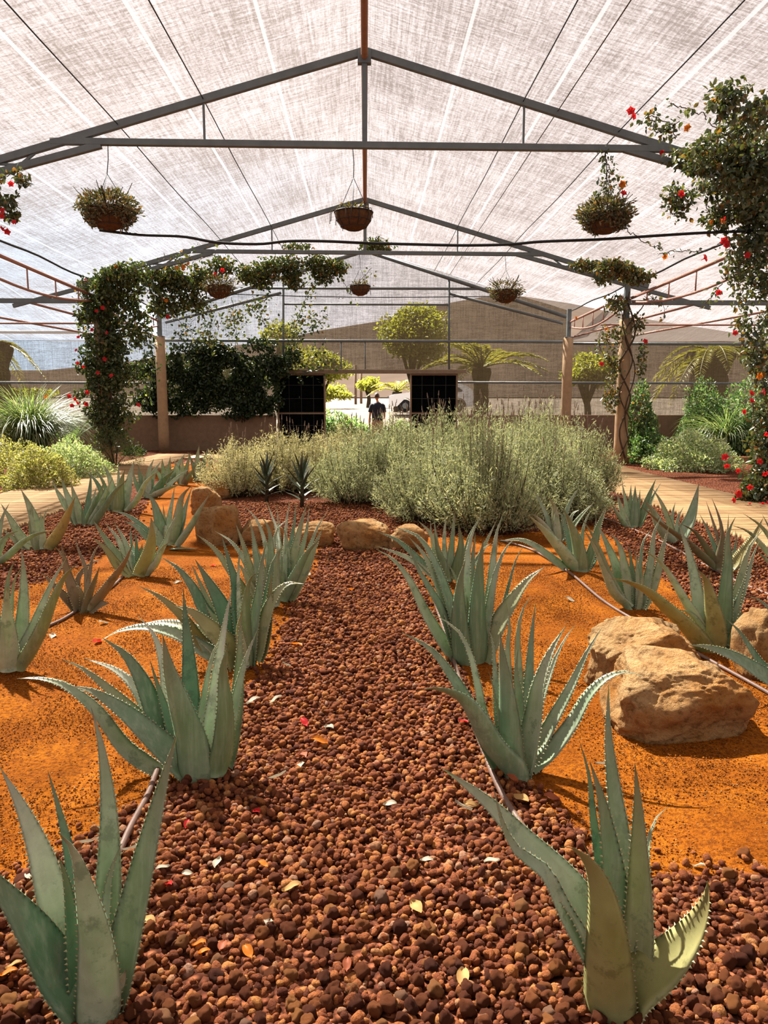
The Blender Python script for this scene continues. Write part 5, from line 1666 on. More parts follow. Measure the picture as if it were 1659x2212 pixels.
def vine(label, blobs, strands, flowers, L, mat, seed, origin, name='climbing_vine', warm=None, cat='vine', fsize=1.0, stems=None, keep_in=True):
    """blobs: (px,py,Y, rx m, ry m, rz m, count); strands: ([(px,py)...], Y, count, spread)"""
    rng = np.random.default_rng(seed)
    o = empty(name, origin, label, cat)
    off = np.array(origin, float)
    def cloud(P, mt, nm):
        n = len(P)
        d = rdir(n, rng, -.5); N = unit(rng.normal(size=(n, 3)) + np.array([0, -.5, .7]))
        Lr = L * rng.uniform(.6, 1.3, n)
        leaf_part(nm, o, ovate_arrays(P - off, d, N, Lr, Lr * .62), mt, np.zeros(3))
    A, Bw = [], []
    for (px, py, Y, rx, ry, rz, c) in blobs:
        d = rdir(c, rng) * (rng.uniform(0, 1, c) ** .42)[:, None]
        lump = 1 + .22 * np.sin(d[:, 0] * 7 + px) * np.sin(d[:, 2] * 8 + py)
        Y0_ = Y
        Y = under(px, py, Y, rz * .75)
        rx, ry, rz = (k * Y / Y0_ for k in (rx, ry, rz))
        c = int(c * 1.0)
        A.append(at(px, py, Y) + d * lump[:, None] * np.array([rx, ry, rz]))
    st = MB()
    for (pts, Y, c, sp) in strands:
        Y = min(under(x, y, Y, .12) for x, y in pts); c = int(c * 1.4)
        Q = smooth_path([at(x, y, Y) for x, y in pts], 40)
        Q += np.cumsum(rng.normal(0, .012, Q.shape), 0)
        i = rng.integers(0, 40, c)
        A.append(Q[i] + rng.normal(0, sp, (c, 3)))
        st.tube(Q - off, .006, 5)
    for (pts, Y, r) in (stems or []):
        st.tube(smooth_path([at(x, y, Y) for x, y in pts], 30) - off, r, 6)
    P = np.concatenate(A)
    gx_, gz_ = P[:, 0] + .4 * P[:, 1], P[:, 2]
    gap = np.sin(3.3 * gx_ + 1.9 * gz_ + seed) * np.sin(3.0 * gz_ - 1.6 * gx_) + .6 * np.sin(7.1 * gx_ - 4.7 * gz_) * np.sin(6.3 * gz_ + 3.1 * gx_ + seed)
    P = P[gap + rng.normal(0, .25, len(P)) > -.72]           # open gaps between the sprays
    if keep_in: P = P[P[:, 2] < ZR - SL * np.minimum(np.abs(P[:, 0]), XE) - .07]
    if warm:
        mk = rng.uniform(0, 1, len(P)) < warm
        cloud(P[~mk], mat, 'leaves'); cloud(P[mk], 'vine_warm', 'turning_leaves')
    else:
        cloud(P, mat, 'leaves')
    if st.v: st.build('stems', M['stem'], o, True)
    for k, (px, py, Y, col) in enumerate(flowers):
        f = bpy.data.objects.new('flower', FLO[col]); COL.objects.link(f); f.parent = o
        f.location = [float(c) for c in (at(px, py, under(px, py, Y, .12)) - off)]
        s = fsize * rng.uniform(.85, 1.25); f.scale = (s, s, s)
        f.rotation_euler = (R(90) + rng.uniform(-.7, .7), rng.uniform(-.5, .5), rng.uniform(-.9, .9))
    return o

Yp = 18.55
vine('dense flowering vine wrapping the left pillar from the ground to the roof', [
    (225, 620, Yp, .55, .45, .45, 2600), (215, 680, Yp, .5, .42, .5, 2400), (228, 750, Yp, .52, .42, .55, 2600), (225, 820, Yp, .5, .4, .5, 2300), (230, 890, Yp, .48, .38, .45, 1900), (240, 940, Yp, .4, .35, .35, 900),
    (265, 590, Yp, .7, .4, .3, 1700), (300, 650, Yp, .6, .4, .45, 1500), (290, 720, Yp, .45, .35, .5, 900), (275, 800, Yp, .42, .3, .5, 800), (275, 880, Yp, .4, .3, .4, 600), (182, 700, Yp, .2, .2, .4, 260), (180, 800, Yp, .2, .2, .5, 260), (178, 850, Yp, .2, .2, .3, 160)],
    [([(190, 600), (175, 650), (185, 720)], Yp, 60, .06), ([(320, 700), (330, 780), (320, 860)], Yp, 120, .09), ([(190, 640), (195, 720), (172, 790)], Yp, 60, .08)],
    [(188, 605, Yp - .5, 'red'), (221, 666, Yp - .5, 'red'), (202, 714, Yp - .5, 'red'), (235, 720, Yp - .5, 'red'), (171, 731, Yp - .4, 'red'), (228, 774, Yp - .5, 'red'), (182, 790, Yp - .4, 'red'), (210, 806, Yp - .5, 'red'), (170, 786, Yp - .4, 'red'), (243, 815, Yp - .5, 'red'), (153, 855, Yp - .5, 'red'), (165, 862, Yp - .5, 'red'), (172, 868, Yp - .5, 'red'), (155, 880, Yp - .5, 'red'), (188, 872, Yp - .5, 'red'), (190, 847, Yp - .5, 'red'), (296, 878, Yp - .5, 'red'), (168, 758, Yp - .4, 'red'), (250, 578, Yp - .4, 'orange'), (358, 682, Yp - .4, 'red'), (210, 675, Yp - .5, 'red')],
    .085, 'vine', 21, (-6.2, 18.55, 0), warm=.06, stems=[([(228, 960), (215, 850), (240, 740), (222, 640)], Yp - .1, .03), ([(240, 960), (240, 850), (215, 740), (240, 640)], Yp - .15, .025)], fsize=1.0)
vine('vine bough stretching from the left pillar along the roof to the middle', [
    (345, 600, 18.9, .55, .4, .28, 1200), (390, 615, 19, .5, .4, .35, 1200), (430, 600, 19.1, .5, .35, .35, 1100), (480, 575, 19.2, .35, .3, .22, 500), (360, 660, 18.9, .5, .3, .3, 800), (420, 655, 19, .35, .3, .28, 500),
    (540, 592, 19.3, .4, .35, .26, 800), (590, 580, 19.4, .45, .35, .28, 1000), (640, 572, 19.5, .45, .35, .30, 1000), (690, 572, 19.6, .42, .35, .28, 900), (730, 578, 19.7, .25, .3, .22, 420), (635, 605, 19.5, .3, .3, .22, 420), (700, 595, 19.6, .3, .3, .22, 380), (640, 532, 19.8, .4, .3, .08, 200), (565, 610, 19.3, .28, .25, .2, 260),
    (400, 580, 18.9, .4, .3, .14, 260), (820, 535, 19.9, .55, .3, .12, 460), (810, 522, 19.9, .35, .2, .1, 200)],
    [([(500, 640), (505, 700), (515, 770)], 19.5, 130, .12), ([(545, 640), (570, 690), (600, 740)], 19.5, 130, .12), ([(440, 650), (460, 700), (450, 750)], 19.2, 130, .14), ([(480, 700), (530, 680), (580, 640)], 19.4, 110, .12), ([(680, 610), (640, 680), (620, 760)], 19.6, 130, .10), ([(700, 700), (660, 700), (610, 720)], 19.6, 120, .10), ([(740, 600), (760, 640), (800, 590)], 19.7, 50, .10), ([(380, 690), (420, 720), (470, 730)], 19.2, 110, .12), ([(340, 560), (420, 565), (470, 545)], 18.9, 80, .10)],
    [(410, 573, 18.5, 'orange'), (400, 578, 18.5, 'orange'), (395, 585, 18.5, 'orange'), (385, 583, 18.5, 'orange'), (360, 647, 18.5, 'orange'), (478, 583, 18.8, 'red'), (466, 592, 18.8, 'red'), (411, 555, 18.6, 'red')],
    .085, 'vine', 22, (-5.0, 19, 3.5), warm=.24, fsize=1.1)
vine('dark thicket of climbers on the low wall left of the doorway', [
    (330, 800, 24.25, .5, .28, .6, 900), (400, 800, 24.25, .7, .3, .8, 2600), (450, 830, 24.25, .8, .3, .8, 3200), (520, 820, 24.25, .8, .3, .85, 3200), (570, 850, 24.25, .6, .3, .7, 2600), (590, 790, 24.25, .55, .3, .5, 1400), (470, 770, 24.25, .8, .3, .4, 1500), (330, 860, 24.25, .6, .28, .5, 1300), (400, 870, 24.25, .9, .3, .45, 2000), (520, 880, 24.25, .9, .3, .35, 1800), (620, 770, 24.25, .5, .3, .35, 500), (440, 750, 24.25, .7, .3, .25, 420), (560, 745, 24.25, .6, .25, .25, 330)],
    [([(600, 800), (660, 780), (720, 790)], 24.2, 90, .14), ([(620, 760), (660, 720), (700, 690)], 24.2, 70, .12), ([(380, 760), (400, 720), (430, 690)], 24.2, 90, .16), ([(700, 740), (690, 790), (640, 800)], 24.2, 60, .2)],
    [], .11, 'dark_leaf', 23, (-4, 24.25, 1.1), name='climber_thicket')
vine('vine with russet leaves on top of the right column', [
    (1270, 572, 18.5, .45, .3, .16, 700), (1330, 578, 18.5, .5, .35, .24, 1100), (1375, 595, 18.5, .4, .35, .2, 800), (1300, 600, 18.5, .25, .25, .18, 200), (1330, 660, 18.4, .3, .25, .3, 260), (1325, 720, 18.4, .28, .22, .4, 320), (1322, 790, 18.4, .22, .2, .4, 260), (1385, 780, 18.4, .15, .18, .5, 180), (1320, 860, 18.4, .22, .2, .4, 220), (1375, 700, 18.4, .2, .2, .3, 140), (1380, 880, 18.4, .2, .2, .4, 160)],
    [([(1300, 700), (1290, 750), (1330, 800)], 18.4, 50, .08), ([(1390, 640), (1430, 660), (1425, 690)], 18.4, 30, .06)],
    [(1313, 713, 18.1, 'orange'), (1297, 790, 18.1, 'red'), (1391, 741, 18.1, 'red'), (1240, 690, 18.3, 'orange')],
    .085, 'vine_gloss', 24, (6.2, 18.5, 0), warm=.5, fsize=1.1,
    stems=[([(1350, 990), (1338, 930), (1362, 860), (1338, 790), (1372, 720), (1352, 640)], 18.38, .022), ([(1340, 985), (1364, 920), (1338, 850), (1366, 780), (1345, 700), (1360, 630)], 18.36, .016), ([(1362, 980), (1350, 890), (1372, 800), (1350, 720), (1390, 660), (1400, 630)], 18.4, .014), ([(1335, 760), (1345, 690), (1330, 630)], 18.4, .010)])
Yr = 11.3
vine('lush flowering vine filling the upper right corner and hanging down the right edge', [
    (1570, 215, Yr, .28, .3, .28, 420), (1640, 235, Yr, .25, .3, .25, 330), (1600, 270, Yr, .35, .3, .22, 420), (1560, 335, Yr, .6, .45, .30, 1600), (1630, 360, Yr, .5, .5, .45, 2400), (1490, 340, Yr, .35, .3, .18, 420), (1600, 430, Yr, .5, .45, .35, 1500), (1650, 480, Yr, .35, .4, .6, 1800), (1545, 400, Yr, .4, .3, .2, 600), (1480, 440, Yr, .22, .2, .18, 170), (1450, 420, Yr, .16, .2, .18, 110), (1560, 470, Yr, .28, .3, .2, 320),
    (1600, 560, Yr, .25, .25, .4, 420), (1650, 620, Yr, .28, .3, .5, 700), (1610, 680, Yr, .16, .2, .3, 260), (1630, 760, Yr, .16, .2, .4, 300), (1650, 840, Yr, .18, .2, .5, 360), (1655, 960, Yr, .25, .3, .5, 900), (1650, 1050, Yr, .35, .35, .3, 1100), (1620, 1070, Yr, .2, .2, .15, 260), (1690, 1000, Yr, .4, .4, .8, 1500), (1700, 700, Yr, .4, .4, 1.2, 1600)],
    [([(1470, 260), (1420, 280), (1390, 240)], Yr, 40, .06), ([(1560, 290), (1500, 240), (1430, 215)], Yr, 24, .04), ([(1395, 250), (1440, 300), (1450, 330)], Yr, 40, .07), ([(1500, 420), (1470, 470), (1440, 470)], Yr, 40, .05), ([(1570, 490), (1580, 560), (1600, 640)], Yr, 70, .07), ([(1600, 640), (1610, 730), (1640, 800)], Yr, 90, .08), ([(1640, 800), (1625, 870), (1640, 960)], Yr, 90, .09), ([(1540, 430), (1520, 470), (1530, 520)], Yr, 30, .06), ([(1620, 580), (1560, 620), (1520, 650)], Yr, 30, .06)],
    [(1361, 245, Yr - .1, 'red'), (1361, 254, Yr - .1, 'red'), (1466, 422, Yr - .3, 'red'), (1556, 472, Yr - .3, 'red'), (1557, 483, Yr - .3, 'orange'), (1565, 520, Yr - .3, 'red'), (1568, 532, Yr - .3, 'red'), (1617, 552, Yr - .3, 'red'), (1552, 631, Yr - .3, 'red'), (1588, 719, Yr - .3, 'red'), (1514, 562, Yr - .2, 'red'), (1434, 328, Yr - .2, 'red'), (1490, 280, Yr - .2, 'orange'), (1634, 812, Yr - .3, 'orange'), (1618, 853, Yr - .3, 'red'), (1620, 870, Yr - .3, 'red'), (1602, 890, Yr - .3, 'red'), (1640, 848, Yr - .4, 'red'), (1655, 932, Yr - .4, 'red'), (1568, 990, Yr - .3, 'red'), (1570, 1003, Yr - .3, 'red'), (1592, 1017, Yr - .3, 'red'), (1650, 1018, Yr - .4, 'red'), (1645, 995, Yr - .4, 'red'), (1620, 1048, Yr - .4, 'red'), (1588, 1058, Yr - .4, 'red'), (1640, 1085, Yr - .4, 'red'), (1655, 1092, Yr - .4, 'red'), (1610, 1090, Yr - .4, 'red'), (1578, 1082, Yr - .3, 'red'), (1595, 1070, Yr - .4, 'red'), (1530, 218 + 260, Yr - .3, 'orange')],
    .075, 'vine_gloss', 25, (6.6, 11.3, 0), warm=.2, fsize=.95)
vine('spray of flowering vine hanging in at the left edge below the near truss', [
    (15, 440, 10.6, .14, .15, .08, 80), (25, 465, 10.6, .12, .12, .08, 90), (50, 392, 10.6, .1, .12, .05, 60), (-30, 430, 10.6, .25, .2, .25, 300)],
    [([(-40, 400), (20, 385), (60, 410)], 10.6, 50, .03), ([(-40, 430), (20, 430), (45, 420)], 10.6, 50, .03)],
    [(12, 457, 10.45, 'red'), (8, 468, 10.45, 'red'), (34, 484, 10.45, 'red'), (12, 490, 10.45, 'red'), (18, 498, 10.45, 'red'), (25, 400, 10.45, 'red')],
    .07, 'vine_gloss', 26, (-5.4, 10.6, 4.0), warm=.25, fsize=.75)

# ---- hanging baskets
def basket(px, py_rim, Y, wpx, py_hook, label, full, seed, warm_dry=False):
    c = at(px, py_rim, Y); r = wpx / 2 * mpp(c)
    hook = at(px - 2, py_hook, Y)
    rng = np.random.default_rng(seed)
    o = empty('hanging_basket', c, label, 'hanging basket', 'hanging baskets')
    m = MB()
    prof = [(0.01, -r * .92), (r * .35, -r * .90), (r * .66, -r * .74), (r * .88, -r * .42), (r, 0.0), (r * .96, .005), (r * .84, -r * .40), (r * .6, -r * .66), (r * .01, -r * .75)]
    m.lathe(prof, n=28, jit=.018); m.build('coco_bowl', M['coco'], o, True)
    w = MB(); w.ring((0, 0, 0), r * 1.02, .007); w.ring((0, 0, -r * .42), r * .905, .004); w.ring((0, 0, -r * .74), r * .69, .004)
    for k in range(10):
        a = 2 * math.pi * k / 10
        w.tube([(math.cos(a) * q * 1.02, math.sin(a) * q * 1.02, z) for q, z in ((r, 0), (r * .89, -r * .42), (r * .67, -r * .74), (r * .02, -r * .93))], .0035, 5)
    w.build('wire_cage', M['wire'], o, True)
    h = MB(); hz = hook - c; kz = np.array([0, 0, min(hz[2] * .55, r * 1.9)])
    for k in range(3):
        a = 2 * math.pi * k / 3 + .5
        h.tube([(math.cos(a) * r, math.sin(a) * r, 0), tuple(kz)], .0045, 5)
    h.tube([tuple(kz), tuple(kz * .5 + hz * .5 + np.array([.01, 0, 0])), tuple(hz)], .006, 5)
    h.build('chain', M['wire'], o, True)
    n = full
    if n:
        d = rdir(n, rng); d[:, 2] = np.abs(d[:, 2]) * .9 - .25
        rad = r * rng.uniform(.75, 1.45, n) if n > 300 else r * rng.uniform(.2, .9, n)
        P = d * rad[:, None] * np.array([1.05, 1.05, .78]) + np.array([0, 0, r * .12])
        if n > 300:
            k = n // 2; a = rng.uniform(0, 6.28, k); u_ = rng.uniform(0, .95, k) * (.75 + .25 * np.sin(a * 2 + seed))
            rr_ = r * np.sqrt(1 - u_ ** 2) * rng.uniform(1.05, 1.3, k); P[:k] = np.stack([np.cos(a) * rr_, np.sin(a) * rr_, -r * u_], -1)
        D = unit(d + rng.normal(size=(n, 3)) * .5 + np.array([0, 0, .2])); L = rng.uniform(.03, .075, n)
        leaf_part('foliage', o, ovate_arrays(P, D, rng.normal(size=(n, 3)), L, L * .42), 'succulent' if n > 300 else 'vine_warm', np.zeros(3))
    s = MB()
    for k in range(14 if n < 300 else 26):
        a = rng.uniform(0, 6.28); e = rng.uniform(.8, 1.2)
        if n < 300: pts = [(math.cos(a) * r * .5, math.sin(a) * r * .5, 0), (math.cos(a) * r * e, math.sin(a) * r * e, r * .12), (math.cos(a) * r * 1.1 * e, math.sin(a) * r * 1.1 * e, -r * rng.uniform(.3, .9))]
        else: pts = [(math.cos(a) * r * .4, math.sin(a) * r * .4, 0), (math.cos(a) * r * e, math.sin(a) * r * e, r * .5), (math.cos(a) * r * 1.35 * e, math.sin(a) * r * 1.35 * e, r * rng.uniform(.4, 1.0))]
        s.tube(smooth_path(pts, 7), .005, 5)
        if n < 300: s.build('dry_stem', M['stem'], o, True); s = MB()
    if n >= 300: s.build('dry_stems', M['stem'] if n < 300 else M['vine_warm'], o, True)
    return o
basket(235, 452, 11.0, 92, 312, 'hanging basket overflowing with succulents under the left of the near truss', 2600, 1)
basket(764, 459, 11.0, 82, 322, 'bare brown coco basket with dry stems hanging in the middle of the near truss', 90, 2)
basket(1308, 465, 11.0, 84, 322, 'hanging basket overflowing with plants under the right of the near truss', 2400, 3)
basket(473, 618, 18.5, 56, 548, 'small hanging basket beside the vine bough, left of the farther truss', 800, 4)
basket(778, 618, 18.6, 44, 548, 'small brown coco basket with a few warm leaves, middle of the farther truss', 130, 5)
basket(1092, 628, 18.6, 56, 546, 'small round planted hanging basket on the right of the farther truss', 900, 6)
vine('straggly vine trailing over the right near hanging basket and out to the right', [(1320, 390, 11.0, .18, .15, .2, 60), (1300, 425, 11.0, .2, .15, .12, 70), (1300, 340, 11, .1, .1, .15, 30)],
     [([(1308, 335), (1312, 390), (1300, 440)], 11.0, 40, .05), ([(1340, 470), (1380, 520), (1425, 548)], 11.0, 22, .02), ([(1425, 548), (1500, 555), (1560, 535)], 11.0, 16, .02), ([(1345, 395), (1350, 420), (1335, 450)], 11.0, 20, .03)],
     [(1339, 400, 10.9, 'orange'), (1344, 424, 10.9, 'red'), (1432, 552, 10.9, 'orange'), (1336, 398, 10.9, 'orange')], .06, 'vine_gloss', 31, (4.2, 11, 4), warm=.2)

# ================================================================== OUTSIDE: PERSON, CAR, TREES
def skin_body(name, verts, edges, radii, mat, parent, root=0, sub=2, extra=None):
    bm = bmesh.new()
    ly = bm.verts.layers.skin.verify()
    vs = []
    for p, r in zip(verts, radii):
        v = bm.verts.new(p); v[ly].radius = (r, r) if not hasattr(r, '__len__') else r; vs.append(v)
    vs[root][ly].use_root = True
    for a, b in edges: bm.edges.new((vs[a], vs[b]))
    me = bpy.data.meshes.new(name); bm.to_mesh(me); bm.free()
    o = bpy.data.objects.new(name, me); COL.objects.link(o)
    sk = o.modifiers.new('skin', 'SKIN'); sk.use_smooth_shade = True
    o.modifiers.new('sub', 'SUBSURF').levels = sub
    o.modifiers['sub'].render_levels = sub
    dg = bpy.context.evaluated_depsgraph_get()
    nm = bpy.data.meshes.new_from_object(o.evaluated_get(dg))
    bpy.data.objects.remove(o)
    nm.name = name
    if extra:
        bm = bmesh.new(); bm.from_mesh(nm)
        for (c, s, rot) in extra:
            r = bmesh.ops.create_uvsphere(bm, u_segments=20, v_segments=14, radius=1.0, matrix=Matrix.Translation(c) @ Matrix.Rotation(rot, 4, 'Y') @ Matrix.Diagonal((*s, 1)))
        bm.to_mesh(nm); bm.free()
    nm.materials.clear(); nm.materials.append(M[mat])
    nm.polygons.foreach_set('use_smooth', [True] * len(nm.polygons))
    return link(name, nm, parent)

YPER = 25.6
pp = at(815, 869, YPER)
per = empty('person', (pp[0], YPER, 0.0), 'man in a dark navy t-shirt walking away through the bright doorway, seen from behind', 'person')
# facing +Y (away from the camera), mid-stride, head bent slightly to the left
V = [(0, 0, .94), (0, -.01, 1.10), (0, -.02, 1.28), (0, -.01, 1.42), (0, .01, 1.52), (-.01, .03, 1.58),
     (-.09, 0, .90), (-.10, .08, .50), (-.10, .03, .09), (-.10, .16, .03),
     (.09, 0, .90), (.10, -.06, .50), (.10, -.22, .12), (.10, -.14, .03),
     (-.17, -.01, 1.40), (-.235, -.03, 1.13), (-.265, .04, .90), (-.27, .06, .84),
     (.17, -.01, 1.40), (.235, -.02, 1.14), (.235, .18, 1.00), (.23, .24, .98)]
E = [(0, 1), (1, 2), (2, 3), (3, 4), (4, 5), (0, 6), (6, 7), (7, 8), (8, 9), (0, 10), (10, 11), (11, 12), (12, 13), (3, 14), (14, 15), (15, 16), (16, 17), (3, 18), (18, 19), (19, 20), (20, 21)]
Rr = [(.14, .10), (.135, .095), (.155, .10), (.12, .08), .055, .05, .09, .058, .04, .035, .09, .058, .04, .035, .055, .042, .030, .036, .055, .042, .030, .036]
# fingers: four and a thumb on each hand
for hand, wr, dirv, side in ((17, (-.27, .06, .84), Vector((0, .10, -1)), 1), (21, (.23, .24, .98), Vector((0, 1, -.15)), -1)):
    dirv = dirv.normalized(); ax = Vector((0, 1, .1)).normalized() if side == 1 else Vector((0, .15, 1)).normalized()
    for k in range(4):
        ln = (.070, .078, .074, .060)[k]
        b0 = Vector(wr) + ax * (k - 1.5) * -.019 + dirv * .045
        curl = Vector((.25 * side, 0, 0))
        i = len(V)
        V += [tuple(b0), tuple(b0 + (dirv + curl * .4).normalized() * ln * .55), tuple(b0 + (dirv + curl * .5).normalized() * ln * .55 + (dirv + curl * 2).normalized() * ln * .45)]
        Rr += [.0105, .0095, .008]; E += [(hand, i), (i, i + 1), (i + 1, i + 2)]
    i = len(V); b0 = Vector(wr) + ax * .032
    V += [tuple(b0), tuple(b0 + (dirv + ax * .7).normalized() * .05)]; Rr += [.012, .009]; E += [(hand, i), (i, i + 1)]
hc = Vector((-.012, .045, 1.69))
skin_body('body', V, E, Rr, 'coat', per, 0, 2, extra=[(hc, (.077, .098, .115), 0), (hc + Vector((0, .098, -.012)), (.014, .022, .022), 0), (hc + Vector((-.079, 0, -.01)), (.012, .02, .032), 0), (hc + Vector((.079, 0, -.01)), (.012, .02, .032), 0), (hc + Vector((0, .03, -.075)), (.055, .065, .045), 0), (hc + Vector((0, .088, -.052)), (.025, .012, .007), 0)])
bm = bmesh.new(); bmesh.ops.create_uvsphere(bm, u_segments=24, v_segments=16, radius=1.0)
dl = [v for v in bm.verts if (v.co.z < -.15 and v.co.y > -.2) or v.co.z < -.55 or (v.co.y > .55 and v.co.z < .35)]
bmesh.ops.delete(bm, geom=dl, context='VERTS')
for v in bm.verts: v.co = Vector((v.co.x * .083, v.co.y * .104 - .006, v.co.z * .122 + .004)) * (1 + .03 * mnoise.noise(v.co * 6)) + hc
me = bpy.data.meshes.new('hair'); bm.to_mesh(me); bm.free(); me.materials.append(M['hair']); me.polygons.foreach_set('use_smooth', [True] * len(me.polygons))
ho = link('hair', me, per); sm = ho.modifiers.new('solid', 'SOLIDIFY'); sm.thickness = .008
def garment(name, rings, mat, n=26):
    Vv, Ff = [], []
    for (cx, cy, z, rx, ry) in rings:
        for j in range(n):
            g = 2 * math.pi * j / n
            wr = 1 + .025 * math.sin(g * 5 + z * 21)
            Vv.append((cx + rx * wr * math.copysign(abs(math.cos(g)) ** .8, math.cos(g)), cy + ry * wr * math.copysign(abs(math.sin(g)) ** .8, math.sin(g)), z))
    for i in range(len(rings) - 1):
        for j in range(n):
            Ff.append((i * n + j, i * n + (j + 1) % n, (i + 1) * n + (j + 1) % n, (i + 1) * n + j))
    return Vv, Ff
sv, sf = garment('shirt', [(0, -.01, .90, .185, .128), (0, -.01, 1.0, .182, .126), (0, -.015, 1.12, .180, .124), (0, -.02, 1.25, .195, .128), (0, -.02, 1.36, .205, .122), (0, -.015, 1.43, .175, .10), (0, -.005, 1.475, .115, .082), (0, 0, 1.50, .07, .066)], 'shirt')
m = MB(); m.add(sv, sf)
for s in (-1, 1):
    m.tube([(s * .13, -.015, 1.425), (s * .185, -.015, 1.37), (s * .222, -.022, 1.25), (s * .235, -.025, 1.17)], [.075, .078, .07, .066], 16, 0, False)
sh = m.build('t_shirt', M['shirt'], per, True); q = sh.modifiers.new('solid', 'SOLIDIFY'); q.thickness = .006
m = MB(); sv, sf = garment('shorts', [(0, 0, .80, .185, .135), (0, 0, .90, .178, .125), (0, 0, .99, .165, .115)], 'shorts'); m.add(sv, sf)
m.tube([(-.09, 0, .86), (-.098, .04, .66), (-.10, .075, .50)], [.105, .098, .092], 18, 0, False); m.tube([(.09, 0, .86), (.098, -.03, .66), (.10, -.055, .50)], [.105, .098, .092], 18, 0, False)
m.build('shorts', M['shorts'], per, True)
for s, (x, y, z, rx) in ((0, (-.10, .10, 0, 0)), (1, (.10, -.19, 0.02, .35))):
    m = MB(); m.lathe([(.01, -.015), (.05, -.012), (.052, .03), (.045, .06), (.03, .085)], n=16)
    so_ = m.build('shoe', M['rubber'], per, True); so_.location = (x, y, z + .02); so_.scale = (.9, 2.5, 1); so_.rotation_euler.x = -rx

# white car beyond the doorway, on the rising ground
YC = 40.0
cz = 1.0
cp = at(838, 870, YC)
car = empty('car', (cp[0], YC, cz), 'white car parked outside beyond the doorway, half hidden by the right sliding door', 'car')
prof = [(0.0, .62), (.04, .80), (.30, .90), (1.15, 1.00), (1.75, 1.45), (2.2, 1.56), (3.3, 1.54), (4.0, 1.30), (4.35, 1.02), (4.42, .60), (4.36, .32), (3.95, .26)]
def arch(cx):
    return [(cx + .40 * math.cos(a), .30 + .42 * math.sin(a)) for a in np.linspace(0, math.pi, 11)]
poly = prof + arch(3.55) + [(2.9, .24), (1.3, .24)] + arch(.85) + [(.2, .28), (.02, .40)]
bm = bmesh.new()
W2 = .86
def side(y, k):
    return [bm.verts.new((x, y * (1 - .16 * max(0, z - .95) / .6), z)) for x, z in poly]
A = side(-W2, 1); B = side(W2, 1)
fa = bm.faces.new(A); fb = bm.faces.new(B[::-1])
for i in range(len(A)):
    j = (i + 1) % len(A); bm.faces.new((A[i], B[i], B[j], A[j]))
bmesh.ops.triangulate(bm, faces=[fa, fb]); bmesh.ops.recalc_face_normals(bm, faces=bm.faces)
me = bpy.data.meshes.new('car_body'); bm.to_mesh(me); bm.free(); me.materials.append(M['carpaint'])
cb = link('car_body', me, car); bv = cb.modifiers.new('bevel', 'BEVEL'); bv.width = .04; bv.segments = 2; bv.limit_method = 'ANGLE'
for s in (-1, 1):
    for q in ([(1.55, 1.03), (1.85, 1.38), (2.35, 1.46), (2.40, 1.03)], [(2.50, 1.03), (2.48, 1.46), (3.25, 1.43), (3.75, 1.10), (3.7, 1.03)]):
        m = MB(); y = s * (W2 + .012)
        v = [(x, y * (1 - .16 * max(0, z - .95) / .6), z) for x, z in q] + [(x, (y - s * .03) * (1 - .16 * max(0, z - .95) / .6), z) for x, z in q]
        n = len(q); m.add(v, [tuple(range(n)), tuple(range(2 * n - 1, n - 1, -1))] + [(i, i + n, (i + 1) % n + n, (i + 1) % n) for i in range(n)])
        m.build('side_window', M['carglass'], car)
    for cx in (.85, 3.55):
        m = MB(); y0 = s * .82
        m.tube([(cx, y0 - s * .20, .32), (cx, y0 - s * .02, .32), (cx, y0, .32)], [.31, .32, .29], 24)
        wv = m.build('wheel', M['rubber'], car, True)
        m = MB(); m.tube([(cx, y0, .32), (cx, y0 + s * .012, .32)], [.15, .14], 20); m.build('hub_cap', M['steel'], wv)
m = MB(); v = [(1.20, -.70, 1.035), (1.73, -.62, 1.44), (1.73, .62, 1.44), (1.20, .70, 1.035)]
m.add([(x - .015, y, z + .012) for x, y, z in v] + [(x + .01, y, z - .01) for x, y, z in v], [(0, 1, 2, 3), (7, 6, 5, 4), (0, 4, 5, 1), (1, 5, 6, 2), (2, 6, 7, 3), (3, 7, 4, 0)])
m.build('windscreen', M['carglass'], car)
for s in (-1, 1):
    m = MB(); m.box((-.01, s * .72 - .12, .66), (.10, s * .72 + .12, .80)); m.build('headlight', M['carglass'], car, bevel=.02)

# trees and plants outside
def tree(px, py, Y, rx, rz, n, L, mat, label, seed, zb=0.0, trunk=True, name='tree', kx=1.0):
    rng = np.random.default_rng(seed)
    c = at(px, py, Y); o = empty(name, (c[0], c[1], zb), label, 'tree', None)
    cc = np.array([0, 0, c[2] - zb])
    Ps = []
    for k in range(14):
        d = rdir(1, rng)[0] * rng.uniform(.2, .75); ce = cc + d * np.array([rx, rx, rz]); m_ = n // 14
        e = rdir(m_, rng) * (rng.uniform(0, 1, m_) ** .4)[:, None]
        Ps.append(ce + e * np.array([rx, rx, rz]) * .48)
    P = np.concatenate(Ps); m_ = len(P)
    Lr = L * rng.uniform(.6, 1.3, m_)
    leaf_part('crown', o, ovate_arrays(P, rdir(m_, rng, -.3), rdir(m_, rng, .8), Lr, Lr * .5), mat, np.zeros(3))
    if trunk:
        s = MB(); s.tube([(0, 0, 0), (.06, 0, cc[2] * .4), (-.04, 0, cc[2] * .75), (0.1, 0, cc[2])], [.16, .13, .10, .05], 9)
        for a in range(5): s.tube([(0, 0, cc[2] * .5), tuple(cc + np.array([math.cos(a * 1.26) * rx * .5, math.sin(a * 1.26) * rx * .5, rz * .2]))], [.07, .03], 7)
        s.build('trunk', M['trunk'], o, True)
    return o
tree(890, 715, 31, 1.75, 1.35, 9000, .16, 'tree', 'round yellow-green tree behind the net, right above the doorway', 1)
